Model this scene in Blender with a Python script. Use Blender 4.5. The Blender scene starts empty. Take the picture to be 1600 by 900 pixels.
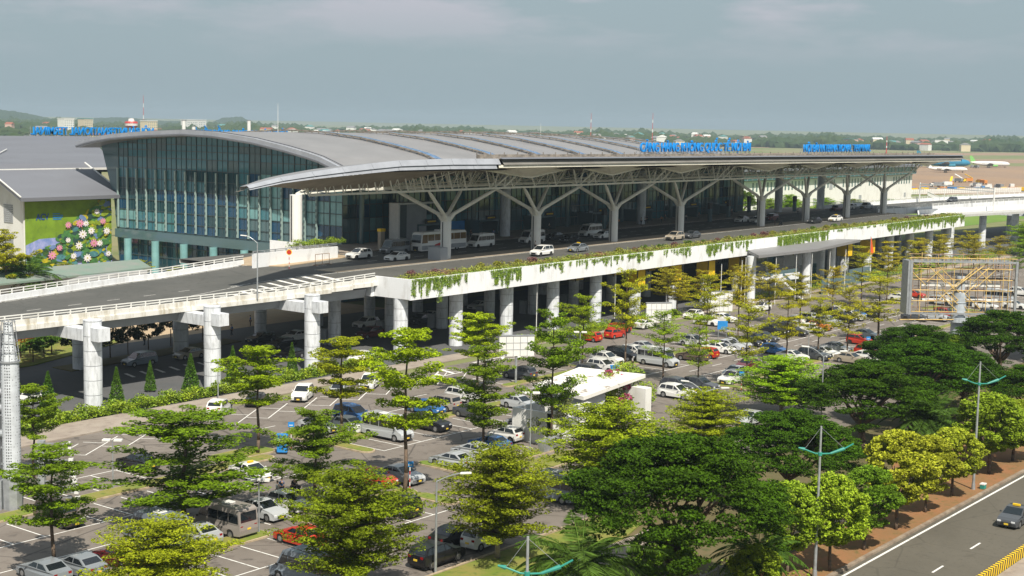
import bpy, bmesh, math, random
import numpy as np
from mathutils import Vector, Matrix
R=math.radians
random.seed(7); rng=np.random.default_rng(11)
S=bpy.context.scene; C=S.collection
# ---------------- camera, world, sun, exposure ----------------
PITCH=6.6234; PHI=37.8043; ROLL=math.degrees(math.atan(0.019))
cd=bpy.data.cameras.new('camera'); cam=bpy.data.objects.new('camera',cd); C.objects.link(cam)
cam.location=(0,0,32); cd.sensor_width=36; cd.lens=2222/1600*36; cd.clip_end=30000; cd.clip_start=1
cam.matrix_world=Matrix.Translation((0,0,32))@Matrix.Rotation(R(PHI-90),4,'Z')@Matrix.Rotation(R(90-PITCH),4,'X')@Matrix.Rotation(R(ROLL),4,'Z')
S.camera=cam
SUND=Vector((0.45,0.64,-1.0)).normalized()      # travel direction of the light
el=math.asin(-SUND.z); az=math.atan2(-SUND.x,-SUND.y)
W=bpy.data.worlds.new('World'); S.world=W; W.use_nodes=True
nt=W.node_tree; nt.nodes.clear()
def N(nt,t,**k):
    n=nt.nodes.new(t)
    for a,b in k.items(): setattr(n,a,b)
    return n
sky=N(nt,'ShaderNodeTexSky',sky_type='NISHITA',sun_disc=False,sun_elevation=el,sun_rotation=az,air_density=1.2,dust_density=4.0,ozone_density=1.0)
out=N(nt,'ShaderNodeOutputWorld'); bg=N(nt,'ShaderNodeBackground'); bg.inputs[1].default_value=0.072
tc=N(nt,'ShaderNodeTexCoord'); mp=N(nt,'ShaderNodeMapping'); mp.inputs['Scale'].default_value=(1.0,1.0,4.2)
ns=N(nt,'ShaderNodeTexNoise'); ns.inputs['Scale'].default_value=5.5; ns.inputs['Detail'].default_value=5; ns.inputs['Roughness'].default_value=.55
cr=N(nt,'ShaderNodeValToRGB'); cr.color_ramp.elements[0].position=.50; cr.color_ramp.elements[1].position=.64
sx=N(nt,'ShaderNodeSeparateXYZ'); mr=N(nt,'ShaderNodeMapRange'); mr.inputs[1].default_value=.035; mr.inputs[2].default_value=.11
mu=N(nt,'ShaderNodeMath',operation='MULTIPLY'); mu2=N(nt,'ShaderNodeMath',operation='MULTIPLY'); mu2.inputs[1].default_value=.85
mx=N(nt,'ShaderNodeMixRGB'); mx.inputs[2].default_value=(6.5,5.95,6.7,1)
hz=N(nt,'ShaderNodeMixRGB'); hz.inputs[2].default_value=(3.65,4.65,5.15,1); hz.inputs[0].default_value=.86
L=nt.links.new
L(tc.outputs['Generated'],mp.inputs[0]);L(mp.outputs[0],ns.inputs[0]);L(ns.outputs[0],cr.inputs[0])
L(tc.outputs['Generated'],sx.inputs[0]);L(sx.outputs[2],mr.inputs[0]);L(cr.outputs[0],mu.inputs[0]);L(mr.outputs[0],mu.inputs[1]);L(mu.outputs[0],mu2.inputs[0])
L(sky.outputs[0],hz.inputs[1]);L(hz.outputs[0],mx.inputs[1]);L(mu2.outputs[0],mx.inputs[0]);L(mx.outputs[0],bg.inputs[0]);L(bg.outputs[0],out.inputs[0])
sl=bpy.data.lights.new('sun','SUN'); sl.energy=5.0; sl.angle=R(.6); sl.color=(1,.93,.80)
so=bpy.data.objects.new('sun',sl); C.objects.link(so); so.rotation_euler=SUND.to_track_quat('-Z','Y').to_euler(); so.location=(0,0,80)
S.view_settings.view_transform='Standard'; S.view_settings.look='None'; S.view_settings.exposure=0.5; S.view_settings.gamma=1; S.view_settings.use_curve_mapping=False
HAZE=.00013
S.render.engine='CYCLES'; S.cycles.max_bounces=6; S.cycles.diffuse_bounces=3; S.cycles.glossy_bounces=2; S.cycles.transmission_bounces=3; S.cycles.transparent_max_bounces=6; S.cycles.volume_bounces=0
# ---------------- materials ----------------
def mat(name,col,rough=.8,metal=0,var=.15,scale=1.0,col2=None,objcol=False,bump=0,island=0,trans=0,spec=None,emit=0,coat=0,detail=4,streak=None,thr=(.35,.65)):
    m=bpy.data.materials.new(name); m.use_nodes=True; nt=m.node_tree; L=nt.links.new
    p=nt.nodes['Principled BSDF']; p.inputs['Roughness'].default_value=rough; p.inputs['Metallic'].default_value=metal
    if spec is not None: p.inputs['Specular IOR Level'].default_value=spec
    if coat: p.inputs['Coat Weight'].default_value=coat; p.inputs['Coat Roughness'].default_value=.08
    AK=.84; col=[q*AK for q in col]; col2=[q*AK for q in col2] if col2 else None
    c=list(col)+[1]; c2=(list(col2)+[1]) if col2 else [x*(1-var*2) for x in col]+[1]
    last=None
    if objcol:
        oi=N(nt,'ShaderNodeObjectInfo'); vs0=N(nt,'ShaderNodeVectorMath',operation='SCALE'); vs0.inputs['Scale'].default_value=.86; L(oi.outputs['Color'],vs0.inputs[0]); last=vs0.outputs[0]
        if var:
            tc=N(nt,'ShaderNodeTexCoord'); n=N(nt,'ShaderNodeTexNoise'); n.inputs['Scale'].default_value=scale; n.inputs['Detail'].default_value=detail
            mr=N(nt,'ShaderNodeMapRange'); mr.inputs[1].default_value=.3; mr.inputs[2].default_value=.7; mr.inputs[3].default_value=1-var; mr.inputs[4].default_value=1+var
            L(tc.outputs['Object'],n.inputs[0]); L(n.outputs[0],mr.inputs[0])
            v=N(nt,'ShaderNodeVectorMath',operation='SCALE'); L(last,v.inputs[0]); L(mr.outputs[0],v.inputs['Scale']); last=v.outputs[0]
    elif var or col2:
        tc=N(nt,'ShaderNodeTexCoord'); mpp=N(nt,'ShaderNodeMapping'); 
        if streak: mpp.inputs['Scale'].default_value=streak
        n=N(nt,'ShaderNodeTexNoise'); n.inputs['Scale'].default_value=scale; n.inputs['Detail'].default_value=detail; n.inputs['Roughness'].default_value=.62
        r=N(nt,'ShaderNodeValToRGB'); r.color_ramp.elements[0].position=thr[0]; r.color_ramp.elements[1].position=thr[1]
        r.color_ramp.elements[0].color=c2; r.color_ramp.elements[1].color=c
        L(tc.outputs['Object'],mpp.inputs[0]); L(mpp.outputs[0],n.inputs[0]); L(n.outputs[0],r.inputs[0]); last=r.outputs[0]
    if island:
        g=N(nt,'ShaderNodeNewGeometry'); mr=N(nt,'ShaderNodeMapRange'); mr.inputs[3].default_value=1-island; mr.inputs[4].default_value=1+island
        L(g.outputs['Random Per Island'],mr.inputs[0]); v=N(nt,'ShaderNodeVectorMath',operation='SCALE')
        if last: L(last,v.inputs[0])
        else: v.inputs[0].default_value=c[:3]
        L(mr.outputs[0],v.inputs['Scale']); last=v.outputs[0]
    if last: L(last,p.inputs['Base Color'])
    else: p.inputs['Base Color'].default_value=c
    if bump and (var or col2):
        b=N(nt,'ShaderNodeBump'); b.inputs['Strength'].default_value=bump; L(n.outputs[0],b.inputs['Height']); L(b.outputs[0],p.inputs['Normal'])
    if trans:
        t=N(nt,'ShaderNodeBsdfTranslucent'); ms=N(nt,'ShaderNodeMixShader'); ms.inputs[0].default_value=trans
        if last: L(last,t.inputs[0])
        else: t.inputs[0].default_value=c
        L(p.outputs[0],ms.inputs[1]); L(t.outputs[0],ms.inputs[2]); L(ms.outputs[0],nt.nodes['Material Output'].inputs[0])
    if emit: p.inputs['Emission Color'].default_value=c; p.inputs['Emission Strength'].default_value=emit
    return m
def two(name,a,b,c,s1,s2,rough=.9,bump=.1,t1=(.4,.62),t2=(.55,.75),wear=0):
    "asphalt-like surface: large patches and fine grain"
    m=mat(name,a,rough,col2=b,scale=s1,thr=t1,bump=0); nt=m.node_tree; L=nt.links.new; p=nt.nodes['Principled BSDF']
    last=p.inputs['Base Color'].links[0].from_socket
    tc=N(nt,'ShaderNodeTexCoord'); n=N(nt,'ShaderNodeTexNoise'); n.inputs['Scale'].default_value=s2; n.inputs['Detail'].default_value=6
    c=[q*.84 for q in c]; r=N(nt,'ShaderNodeValToRGB'); r.color_ramp.elements[0].position=t2[0]; r.color_ramp.elements[1].position=t2[1]
    x=N(nt,'ShaderNodeMixRGB'); x.inputs[2].default_value=list(c)+[1]
    L(tc.outputs['Object'],n.inputs[0]);L(n.outputs[0],r.inputs[0]);L(r.outputs[0],x.inputs[0]);L(last,x.inputs[1]);L(x.outputs[0],p.inputs['Base Color'])
    if wear:   # oil spots and thin sealed cracks
        v=N(nt,'ShaderNodeTexVoronoi',feature='DISTANCE_TO_EDGE'); v.inputs['Scale'].default_value=.16; w=N(nt,'ShaderNodeTexNoise'); w.inputs['Scale'].default_value=.5
        wm=N(nt,'ShaderNodeMixRGB'); wm.inputs[0].default_value=.12; L(tc.outputs['Object'],wm.inputs[1]); L(w.outputs['Color'],wm.inputs[2]); L(tc.outputs['Object'],w.inputs[0])
        va=N(nt,'ShaderNodeVectorMath',operation='SCALE'); va.inputs['Scale'].default_value=1; L(wm.outputs[0],va.inputs[0]); L(va.outputs[0],v.inputs['Vector'])
        r1=N(nt,'ShaderNodeValToRGB'); r1.color_ramp.elements[0].position=.004; r1.color_ramp.elements[1].position=.012; r1.color_ramp.elements[0].color=(1-wear,)*3+(1,); r1.color_ramp.elements[1].color=(1,1,1,1); L(v.outputs['Distance'],r1.inputs[0])
        o_=N(nt,'ShaderNodeTexNoise'); o_.inputs['Scale'].default_value=.8; o_.inputs['Detail'].default_value=3; r3=N(nt,'ShaderNodeValToRGB'); r3.color_ramp.elements[0].position=.60; r3.color_ramp.elements[1].position=.70; r3.color_ramp.elements[0].color=(1,1,1,1); r3.color_ramp.elements[1].color=(1-wear*.9,)*3+(1,)
        L(tc.outputs['Object'],o_.inputs[0]); L(o_.outputs[0],r3.inputs[0])
        m1=N(nt,'ShaderNodeMixRGB',blend_type='MULTIPLY'); m1.inputs[0].default_value=1; m2=N(nt,'ShaderNodeMixRGB',blend_type='MULTIPLY'); m2.inputs[0].default_value=1
        L(x.outputs[0],m1.inputs[1]); L(r1.outputs[0],m1.inputs[2]); L(m1.outputs[0],m2.inputs[1]); L(r3.outputs[0],m2.inputs[2]); L(m2.outputs[0],p.inputs['Base Color'])
    b=N(nt,'ShaderNodeBump'); b.inputs['Strength'].default_value=bump; L(n.outputs[0],b.inputs['Height']); L(b.outputs[0],p.inputs['Normal'])
    return m
M=dict(
 field=two('field',(.15,.19,.05),(.24,.22,.11),(.10,.16,.03),.006,.02),
 grassfar=two('grass_far',(.11,.22,.02),(.17,.26,.03),(.09,.17,.02),.02,.15),
 grass=two('grass',(.15,.21,.02),(.24,.22,.05),(.08,.14,.015),.35,2.5,bump=.3),
 lot=two('lot_asphalt',(.165,.142,.123),(.203,.176,.154),(.13,.108,.092),.12,.9,wear=.5),
 road=two('road_asphalt',(.100,.090,.070),(.118,.106,.083),(.082,.074,.058),.15,3.0,wear=.2),
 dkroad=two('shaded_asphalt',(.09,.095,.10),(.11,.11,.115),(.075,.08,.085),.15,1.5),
 deckroad=two('deck_asphalt',(.080,.081,.075),(.098,.097,.09),(.066,.067,.062),.12,1.0,wear=.2),
 pave=two('paving',(.30,.25,.21),(.36,.31,.26),(.24,.2,.17),.3,1.2),
 beige=two('beige_paving',(.48,.36,.23),(.40,.31,.21),(.53,.42,.29),.15,.8),
 median=two('median_paving',(.46,.38,.28),(.36,.31,.25),(.5,.44,.36),.2,1.2),
 soil=two('soil',(.30,.135,.055),(.23,.13,.05),(.13,.11,.03),.4,1.6,bump=.5),
 dksoil=two('garden_soil',(.10,.09,.03),(.14,.11,.05),(.06,.08,.02),.3,1.4),
 apron=two('apron',(.33,.215,.13),(.28,.19,.13),(.36,.245,.15),.012,.05),
 kerb=mat('kerb_concrete',(.50,.40,.27),var=.2,scale=2),
 concrete=mat('concrete',(.52,.52,.51),var=0,col2=(.44,.43,.40),scale=.6,streak=(1,1,.35),thr=(.3,.55),bump=.05),
 concw=mat('white_concrete',(.86,.88,.91),col2=(.68,.68,.68),scale=.7,streak=(1.2,1.2,.4),thr=(.28,.5)),
 dirtyconc=mat('stained_concrete',(.78,.77,.74),col2=(.50,.45,.35),scale=1.1,streak=(1,1,.25),thr=(.32,.52)),
 pier=mat('pier_cladding',(.76,.79,.84),rough=.4,var=0,col2=(.50,.52,.55),scale=2.2,streak=(1,1,.3),thr=(.3,.55)),
 line=mat('road_paint',(.80,.79,.76),var=0,col2=(.45,.44,.42),scale=1.5,thr=(.3,.42)),
 yellow=mat('yellow_paint',(.98,.64,.01),var=.1,scale=1),
 black=mat('black_paint',(.025,.025,.025),var=.1,scale=1,rough=.6),
 white=mat('white_paint',(.82,.82,.80),var=.06,scale=1,rough=.5),
 whitewall=mat('white_wall',(.80,.80,.78),col2=(.66,.65,.62),scale=.4,streak=(1,1,.4),thr=(.3,.5)),
 greywall=mat('grey_wall',(.40,.42,.45),var=.08,scale=.4),
 steel=mat('cream_steel',(.80,.78,.70),rough=.5,var=.06,scale=2),
 greysteel=mat('grey_steel',(.42,.44,.47),rough=.4,metal=.3,var=.12,scale=2),
 galv=mat('galvanised_steel',(.52,.55,.58),rough=.45,metal=.5,var=.15,scale=1.5),
 roofm=mat('roof_sheet',(.265,.262,.27),rough=.5,metal=.0,col2=(.215,.213,.22),scale=.12,thr=(.3,.7)),
 roofg=mat('old_roof_sheet',(.175,.185,.215),rough=.6,col2=(.145,.15,.175),scale=.15,thr=(.3,.7),streak=(.3,1,1)),
 fascia=mat('fascia_panel',(.36,.38,.43),rough=.4,var=.08,scale=.5),
 fasciad=mat('dark_fascia',(.17,.16,.15),rough=.5,col2=(.23,.22,.205),scale=.35,streak=(.5,1,3)),
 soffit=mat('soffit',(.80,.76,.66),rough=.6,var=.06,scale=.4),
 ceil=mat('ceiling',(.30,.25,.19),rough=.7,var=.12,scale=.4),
 gdark=mat('dark_glass',(.018,.065,.085),rough=.06,var=0,spec=.8),
 gmid=mat('teal_glass',(.06,.20,.25),rough=.08,var=0,spec=.8),
 gnavy=mat('navy_glass',(.012,.07,.15),rough=.06,var=0,spec=.8),
 gcyan=mat('cyan_glass',(.22,.45,.47),rough=.15,var=.12,scale=.5,spec=.6),
 ggrey=mat('grey_glass',(.10,.17,.19),rough=.1,var=0,spec=.7),
 mullion=mat('mullion',(.05,.08,.09),rough=.5,var=0),
 fin=mat('glass_fin',(.34,.46,.44),rough=.4,var=.08),
 blue=mat('sign_blue',(.0,.25,.72),rough=.4,var=0),
 cblue=mat('board_blue',(.02,.27,.72),rough=.5,var=.1),
 skylight=mat('skylight',(.13,.25,.45),rough=.2,var=.3,scale=1.5),
 rust=mat('weathered_steel',(.34,.30,.26),rough=.8,var=.3,scale=1),
 scaffy=mat('yellow_scaffold',(.88,.62,.22),rough=.6,var=.25,scale=1),
 scaffb=mat('brown_scaffold',(.50,.33,.22),rough=.8,var=.3,scale=1),
 paint=mat('car_paint',(.8,.8,.8),rough=.28,objcol=True,var=.0,coat=.5,spec=.35),
 carglass=mat('car_glass',(.012,.016,.02),rough=.05,var=0,spec=.9),
 tyre=mat('tyre',(.02,.02,.02),rough=.9,var=0),
 rim=mat('wheel_rim',(.45,.46,.48),rough=.3,metal=.7,var=0),
 trim=mat('black_trim',(.025,.026,.028),rough=.55,var=0),
 hl=mat('headlight_glass',(.75,.77,.8),rough=.1,var=0),
 tl=mat('taillight_glass',(.28,.008,.008),rough=.2,var=0),
 plate=mat('number_plate',(.85,.60,.05),rough=.5,var=0),
 plateg=mat('far_number_plate',(.8,.8,.78),rough=.5,var=0),
 amber=mat('bus_window',(.20,.11,.035),rough=.08,var=.2,scale=.8,spec=.9),
 red=mat('red_paint',(.6,.03,.02),rough=.5,var=.1),
 bark=mat('bark',(.16,.11,.075),var=.3,scale=4),
 whitebark=mat('limewashed_trunk',(.5,.42,.3),var=.2,scale=3),
 leaf=mat('leaf',(.1,.2,.02),rough=.6,objcol=True,var=.28,scale=.45,island=.42,trans=.32,spec=.12),
 leafd=mat('dark_leaf',(.03,.08,.01),rough=.65,objcol=True,var=.35,scale=.35,island=.45,trans=.22,spec=.08),
 hedge=mat('hedge_leaf',(.36,.46,.015),rough=.6,col2=(.17,.30,.012),scale=.8,island=.4,trans=.25),
 vine=mat('vine_leaf',(.30,.42,.03),rough=.6,col2=(.14,.26,.02),scale=1.2,island=.4,trans=.2),
 shrubm=mat('mixed_shrub_leaf',(.30,.34,.04),rough=.6,col2=(.28,.15,.07),scale=.25,island=.4,trans=.2,thr=(.38,.5)),
 farwood=mat('far_wood',(.035,.065,.025),rough=1,col2=(.06,.085,.03),scale=.02,spec=.1),
 hillm=mat('hill_wood',(.03,.055,.025),rough=1,col2=(.05,.08,.03),scale=.012,spec=.1),
 skin=mat('skin',(.42,.24,.16),rough=.6,var=0), shirt=mat('shirt',(.5,.5,.5),objcol=True,var=.1,rough=.9), hair=mat('hair',(.015,.012,.01),var=0), trouser=mat('trouser',(.03,.035,.05),var=.1,rough=.9),
)
# ---------------- helpers ----------------
class MB:
    def __init__(s): s.v=[];s.f=[];s.m=[]
    def add(s,vs,fs,mi=0):
        o=len(s.v); s.v+=[tuple(map(float,v)) for v in vs]; s.f+=[tuple(i+o for i in f) for f in fs]; s.m+=[mi]*len(fs); return s
    def box(s,x0,x1,y0,y1,z0,z1,mi=0):
        return s.add([(x0,y0,z0),(x1,y0,z0),(x1,y1,z0),(x0,y1,z0),(x0,y0,z1),(x1,y0,z1),(x1,y1,z1),(x0,y1,z1)],[(0,3,2,1),(4,5,6,7),(0,1,5,4),(1,2,6,5),(2,3,7,6),(3,0,4,7)],mi)
    def cyl(s,p0,p1,r0,r1=None,n=10,mi=0,cap=True):
        if r1 is None:r1=r0
        p0=Vector(p0);p1=Vector(p1);d=(p1-p0)
        if d.length<1e-6: return s
        d.normalize(); a=d.orthogonal().normalized(); b=d.cross(a); vs=[];
        for p,r in((p0,r0),(p1,r1)):
            for i in range(n):
                t=2*math.pi*i/n; vs.append(p+a*(r*math.cos(t))+b*(r*math.sin(t)))
        fs=[(i,(i+1)%n,n+(i+1)%n,n+i) for i in range(n)]
        if cap: fs+=[tuple(range(n-1,-1,-1)),tuple(range(n,2*n))]
        return s.add(vs,fs,mi)
    def path(s,pts,r,n=6,mi=0):
        for a,b in zip(pts[:-1],pts[1:]): s.cyl(a,b,r,r,n,mi)
        return s
    def prism(s,poly,z0,z1,mi=0):
        n=len(poly); return s.add([(x,y,z0) for x,y in poly]+[(x,y,z1) for x,y in poly],[tuple(range(n-1,-1,-1)),tuple(range(n,2*n))]+[(i,(i+1)%n,n+(i+1)%n,n+i) for i in range(n)],mi)
    def sheet(s,poly,z,mi=0): return s.add([(x,y,z) for x,y in poly],[tuple(range(len(poly)))],mi)
    def bar(s,p0,p1,w,h,mi=0):
        p0=Vector(p0);p1=Vector(p1);d=(p1-p0).normalized();a=d.cross(Vector((0,0,1)))
        a=a.normalized() if a.length>1e-4 else Vector((1,0,0)); b=a.cross(d).normalized(); vs=[]
        for p in(p0,p1):
            for i,j in((-1,-1),(1,-1),(1,1),(-1,1)): vs.append(p+a*(i*w/2)+b*(j*h/2))
        return s.add(vs,[(3,2,1,0),(4,5,6,7),(0,1,5,4),(1,2,6,5),(2,3,7,6),(3,0,4,7)],mi)
    def build(s,name,m,parent=None,smooth=False,bevel=0,loc=None):
        me=bpy.data.meshes.new(name); me.from_pydata(s.v,[],s.f)
        ms=m if isinstance(m,(list,tuple)) else [m]
        for x in ms: me.materials.append(x)
        if len(ms)>1: me.polygons.foreach_set('material_index',s.m)
        if bevel:
            b=bmesh.new(); b.from_mesh(me); bmesh.ops.remove_doubles(b,verts=b.verts,dist=1e-4)
            es=[e for e in b.edges if len(e.link_faces)==2 and e.calc_face_angle(0)>.5]
            bmesh.ops.bevel(b,geom=es,offset=bevel,segments=2,affect='EDGES',clamp_overlap=True); b.to_mesh(me); b.free()
        if smooth: me.polygons.foreach_set('use_smooth',[True]*len(me.polygons))
        me.update()
        o=bpy.data.objects.new(name,me); C.objects.link(o)
        if parent: o.parent=parent
        if loc: o.location=loc
        return o
def tag(o,label=None,cat=None,group=None,kind=None):
    if label: o['label']=label
    if cat: o['category']=cat
    if group: o['group']=group
    if kind: o['kind']=kind
    return o
def thing(name,label,cat,loc=(0,0,0),rz=0,group=None):
    o=bpy.data.objects.new(name,None); C.objects.link(o); o.location=loc; o.rotation_euler=(0,0,rz); o.empty_display_size=.5
    return tag(o,label,cat,group)
CH={}
def reg(root):
    "children table so copies need no scene search"
    for o in list(bpy.data.objects):
        if o.parent: CH.setdefault(o.parent.name,[])
        if o.parent and o.name not in CH[o.parent.name]: CH[o.parent.name].append(o.name)
def copy_tree(o,parent=None):
    c=o.copy(); C.objects.link(c)
    if parent: c.parent=parent
    for n in CH.get(o.name,[]): copy_tree(bpy.data.objects[n],c)
    return c
def paint(o,col,names):
    for ch in TREEOF(o):
        if ch.name.split('.')[0] in names: ch.color=(*col,1)
def place(proto,loc,rz,label,cat=None,group=None,scale=None,color=None,cnames=()):
    r=copy_tree(proto); r.location=loc; r.rotation_euler=(0,0,rz); tag(r,label,cat,group)
    if scale: r.scale=scale
    if color:
        pend.append((r,color,cnames))
    return r
pend=[]
def flush():
    kids={}
    for o in bpy.data.objects:
        if o.parent: kids.setdefault(o.parent.name,[]).append(o)
    for r,color,cn in pend:
        for k in kids.get(r.name,[]):
            if k.name.split('.')[0] in cn: k.color=(*color,1)
    pend.clear()
def struct(name,mb,m,**k):
    o=mb.build(name,m,**k); o['kind']='structure'; return o
def text_mesh(s,size,depth,bold=0.0,align='CENTER'):
    cu=bpy.data.curves.new('t','FONT'); cu.body=s; cu.size=size; cu.extrude=depth; cu.offset=bold; cu.align_x=align; cu.resolution_u=3
    o=bpy.data.objects.new('t',cu); C.objects.link(o); bpy.context.view_layer.update()
    me=bpy.data.meshes.new_from_object(o.evaluated_get(bpy.context.evaluated_depsgraph_get())); bpy.data.objects.remove(o); return me
def text_obj(name,s,size,depth,m,parent,width=None,bold=0,loc=(0,0,0),rot=(R(90),0,0)):
    me=text_mesh(s,size,depth,bold); me.materials.clear(); me.materials.append(m)
    o=bpy.data.objects.new(name,me); C.objects.link(o); o.parent=parent; o.location=loc; o.rotation_euler=rot
    if width:
        xs=[v.co.x for v in me.vertices]; k=width/(max(xs)-min(xs)); c=(max(xs)+min(xs))/2
        for v in me.vertices: v.co.x=(v.co.x-c)*k
    return o
def leaves(name,P,size,m,parent=None,up=1.0,aspect=.6,dirs=None):
    "one mesh of many small leaf quads around points P"
    n=len(P); a=rng.normal(size=(n,3)); nn=rng.normal(size=(n,3)); nn[:,2]=np.abs(nn[:,2])+up
    nn/=np.linalg.norm(nn,axis=1)[:,None]
    if dirs is not None: a=dirs+a*.3
    a-=nn*(a*nn).sum(1)[:,None]; a/=np.linalg.norm(a,axis=1)[:,None]+1e-9; b=np.cross(nn,a)
    sz=(size*rng.uniform(.6,1.35,n))[:,None]
    V=np.empty((n,4,3)); V[:,0]=P-a*sz; V[:,1]=P-b*sz*aspect; V[:,2]=P+a*sz; V[:,3]=P+b*sz*aspect
    me=bpy.data.meshes.new(name); me.vertices.add(4*n); me.vertices.foreach_set('co',V.astype('f').ravel())
    me.loops.add(4*n); me.loops.foreach_set('vertex_index',np.arange(4*n,dtype='i')); me.polygons.add(n)
    me.polygons.foreach_set('loop_start',np.arange(0,4*n,4,dtype='i')); me.update(calc_edges=True); me.materials.append(m)
    o=bpy.data.objects.new(name,me); C.objects.link(o)
    if parent: o.parent=parent
    return o
# ================= GROUND, ROADS, PAVEMENTS =================
Z=[.004*i for i in range(12)]
g=MB(); g.sheet([(-3000,-3000),(14000,-3000),(14000,14000),(-3000,14000)],-.02); struct('ground',g,M['field'])
b=MB(); b.sheet([(-60,64),(430,64),(430,120),(-60,120)],Z[1]); struct('parking_lot',b,M['lot'])
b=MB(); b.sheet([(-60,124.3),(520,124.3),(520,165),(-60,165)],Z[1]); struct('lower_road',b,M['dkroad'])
b=MB(); b.prism([(60,120),(76,119.3),(131,121.8),(165,122.3),(210,121.5),(420,122),(420,125.2),(-60,125.2),(-60,119)],0,.13); struct('pavement',b,M['pave'])
b=MB(); b.sheet([(-60,165),(178,165),(178,176),(330,176),(330,178),(178,236),(-60,236)],Z[1]); struct('forecourt',b,M['beige'])
b=MB(); b.prism([(70,157),(104,158),(124,166),(124,178),(70,178)],0,.12); struct('garden_lawn',b,M['grass'])
b=MB(); b.prism([(105,151),(136,154.5),(136,158),(105,155)],0,.12); struct('verge',b,M['dksoil'])
b=MB(); b.sheet([(-60,42.4),(420,42.4),(420,64),(-60,64)],Z[0]+.002); struct('garden_ground',b,M['dksoil'])
b=MB(); b.prism([(-60,42.6),(420,42.6),(420,47.0),(-60,47.0)],0,.14); struct('planting_strip',b,M['soil'])
b=MB(); b.prism([(110,47.0),(420,47.0),(420,54.7),(134,54.7)],0,.1); struct('bare_soil',b,M['soil'])
b=MB()
for i in range(180):
    x=-40+i*2.5; b.box(x,x+2.46,42.28,42.6,0,.17)
struct('road_kerb',b,mat('dusty_kerb',(.36,.29,.22),col2=(.20,.15,.11),scale=1.2,var=0))
b=MB(); b.sheet([(-60,33.7),(420,33.7),(420,42.3),(-60,42.3)],Z[1]); struct('main_road',b,M['road'])
b=MB(); b.sheet([(-60,20),(420,20),(420,33.3),(-60,33.3)],Z[1]); struct('far_carriageway',b,M['pave'])
b=MB(); b.sheet([(-60,41.72),(420,41.72),(420,41.92),(-60,41.92)],Z[2])
for i in range(-6,50):
    x=98.6+i*7.7; b.sheet([(x,37.12),(x+2.1,37.12),(x+2.1,37.28),(x,37.28)],Z[2])
struct('road_marking',b,M['line'])
b=MB(); b.prism([(68,58.6),(90,58.6),(95,60),(95,63.6),(68,63.9)],0,.14); struct('grass_verge',b,M['grass'])
b=MB(); b.box(66,112,63.9,64.15,0,.16); struct('kerb',b,M['kerb'])
b=MB(); b.prism([(72,55.2),(95,56.4),(95,58.6),(72,58.5)],0,.12); struct('footpath',b,M['pave'])
# islands with kerbs
isl=[(50,91,98.2,100.2),(86,93,100.2,103.4),(50,73.5,79.7,81.9),(77,90.6,79.7,81.9),(88.8,90.6,75.0,79.7),(97.8,99.5,81.2,87.2),(97.8,99.5,93.2,105.8),
 (99.5,127,98.3,100.0),(99.5,112,80.4,81.8),(153,154.8,80.5,90.5),(154.8,252,85.0,86.4),(150,246,102.4,104.2),(134.5,152,104.6,106.2),(128,135,76,78.5),(104,112.5,76.4,79.6),(152,153,97,109),(246,252,84.5,98)]
k=MB(); gr=MB()
def rr(x0,x1,y0,y1,r,n=4):
    r=min(r,(x1-x0)/2-.01,(y1-y0)/2-.01); P=[]
    for cx,cy,a in((x1-r,y1-r,0),(x0+r,y1-r,90),(x0+r,y0+r,180),(x1-r,y0+r,270)):
        for i in range(n+1): t=R(a+90*i/n); P.append((cx+r*math.cos(t),cy+r*math.sin(t)))
    return P
for j,(x0,x1,y0,y1) in enumerate(isl):
    k.prism(rr(x0,x1,y0,y1,.9),0,.13+.001*j); gr.prism(rr(x0+.18,x1-.18,y0+.18,y1-.18,.75),.05,.17+.001*j)
struct('island_kerb',k,M['kerb']); struct('island_grass',gr,M['grass'])
# parking lines
b=MB()
def ln(x0,y0,x1,y1,w=.12,z=Z[3]):
    d=Vector((x1-x0,y1-y0)).normalized(); n=Vector((-d.y,d.x))*w/2
    b.sheet([(x0+n.x,y0+n.y),(x0-n.x,y0-n.y),(x1-n.x,y1-n.y),(x1+n.x,y1+n.y)],z)
def bays(x0,x1,yl,yf,off=0):
    ln(x0,yf,x1,yf,z=Z[3]); x=x0+off
    while x<=x1+.01: ln(x,yl,x,yf,z=Z[4]); x+=2.7
bays(53.6,88.6,97.6,92.45); bays(53.6,83,100.6,105.6); bays(53.6,88,82.1,87.2); bays(53.6,88,79.5,74.4)
bays(99.9,126.9,97.9,92.9); bays(99.9,126.9,100.3,105.3); bays(99.9,111,82.2,87.0)
bays(155.2,246,84.7,79.6); bays(155.2,246,86.7,91.6); bays(153.3,244,102.2,97.1); bays(153.3,244,104.5,109.4); bays(136,150,104.4,99.4); bays(136,150,106.5,111.5)
bays(252.5,330,86.7,91.6); bays(252.5,330,104.5,109.4); bays(252.5,330,84.7,79.6)
d=Vector((math.cos(R(32.6)),math.sin(R(32.6)))); q=Vector((d.y,-d.x))
for i in range(14):
    x=74.9+4.62*i; p=Vector((x,112.4)); e=p+d*8.3; ln(p.x,p.y,e.x,e.y,z=Z[3]); r=p+d*.0-q*2.4*.99; ln(p.x,p.y,r.x,r.y,z=Z[4]); 
    m=p+d*5.2; r=m-q*2.3; ln(m.x,m.y,r.x,r.y,z=Z[4])
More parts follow.
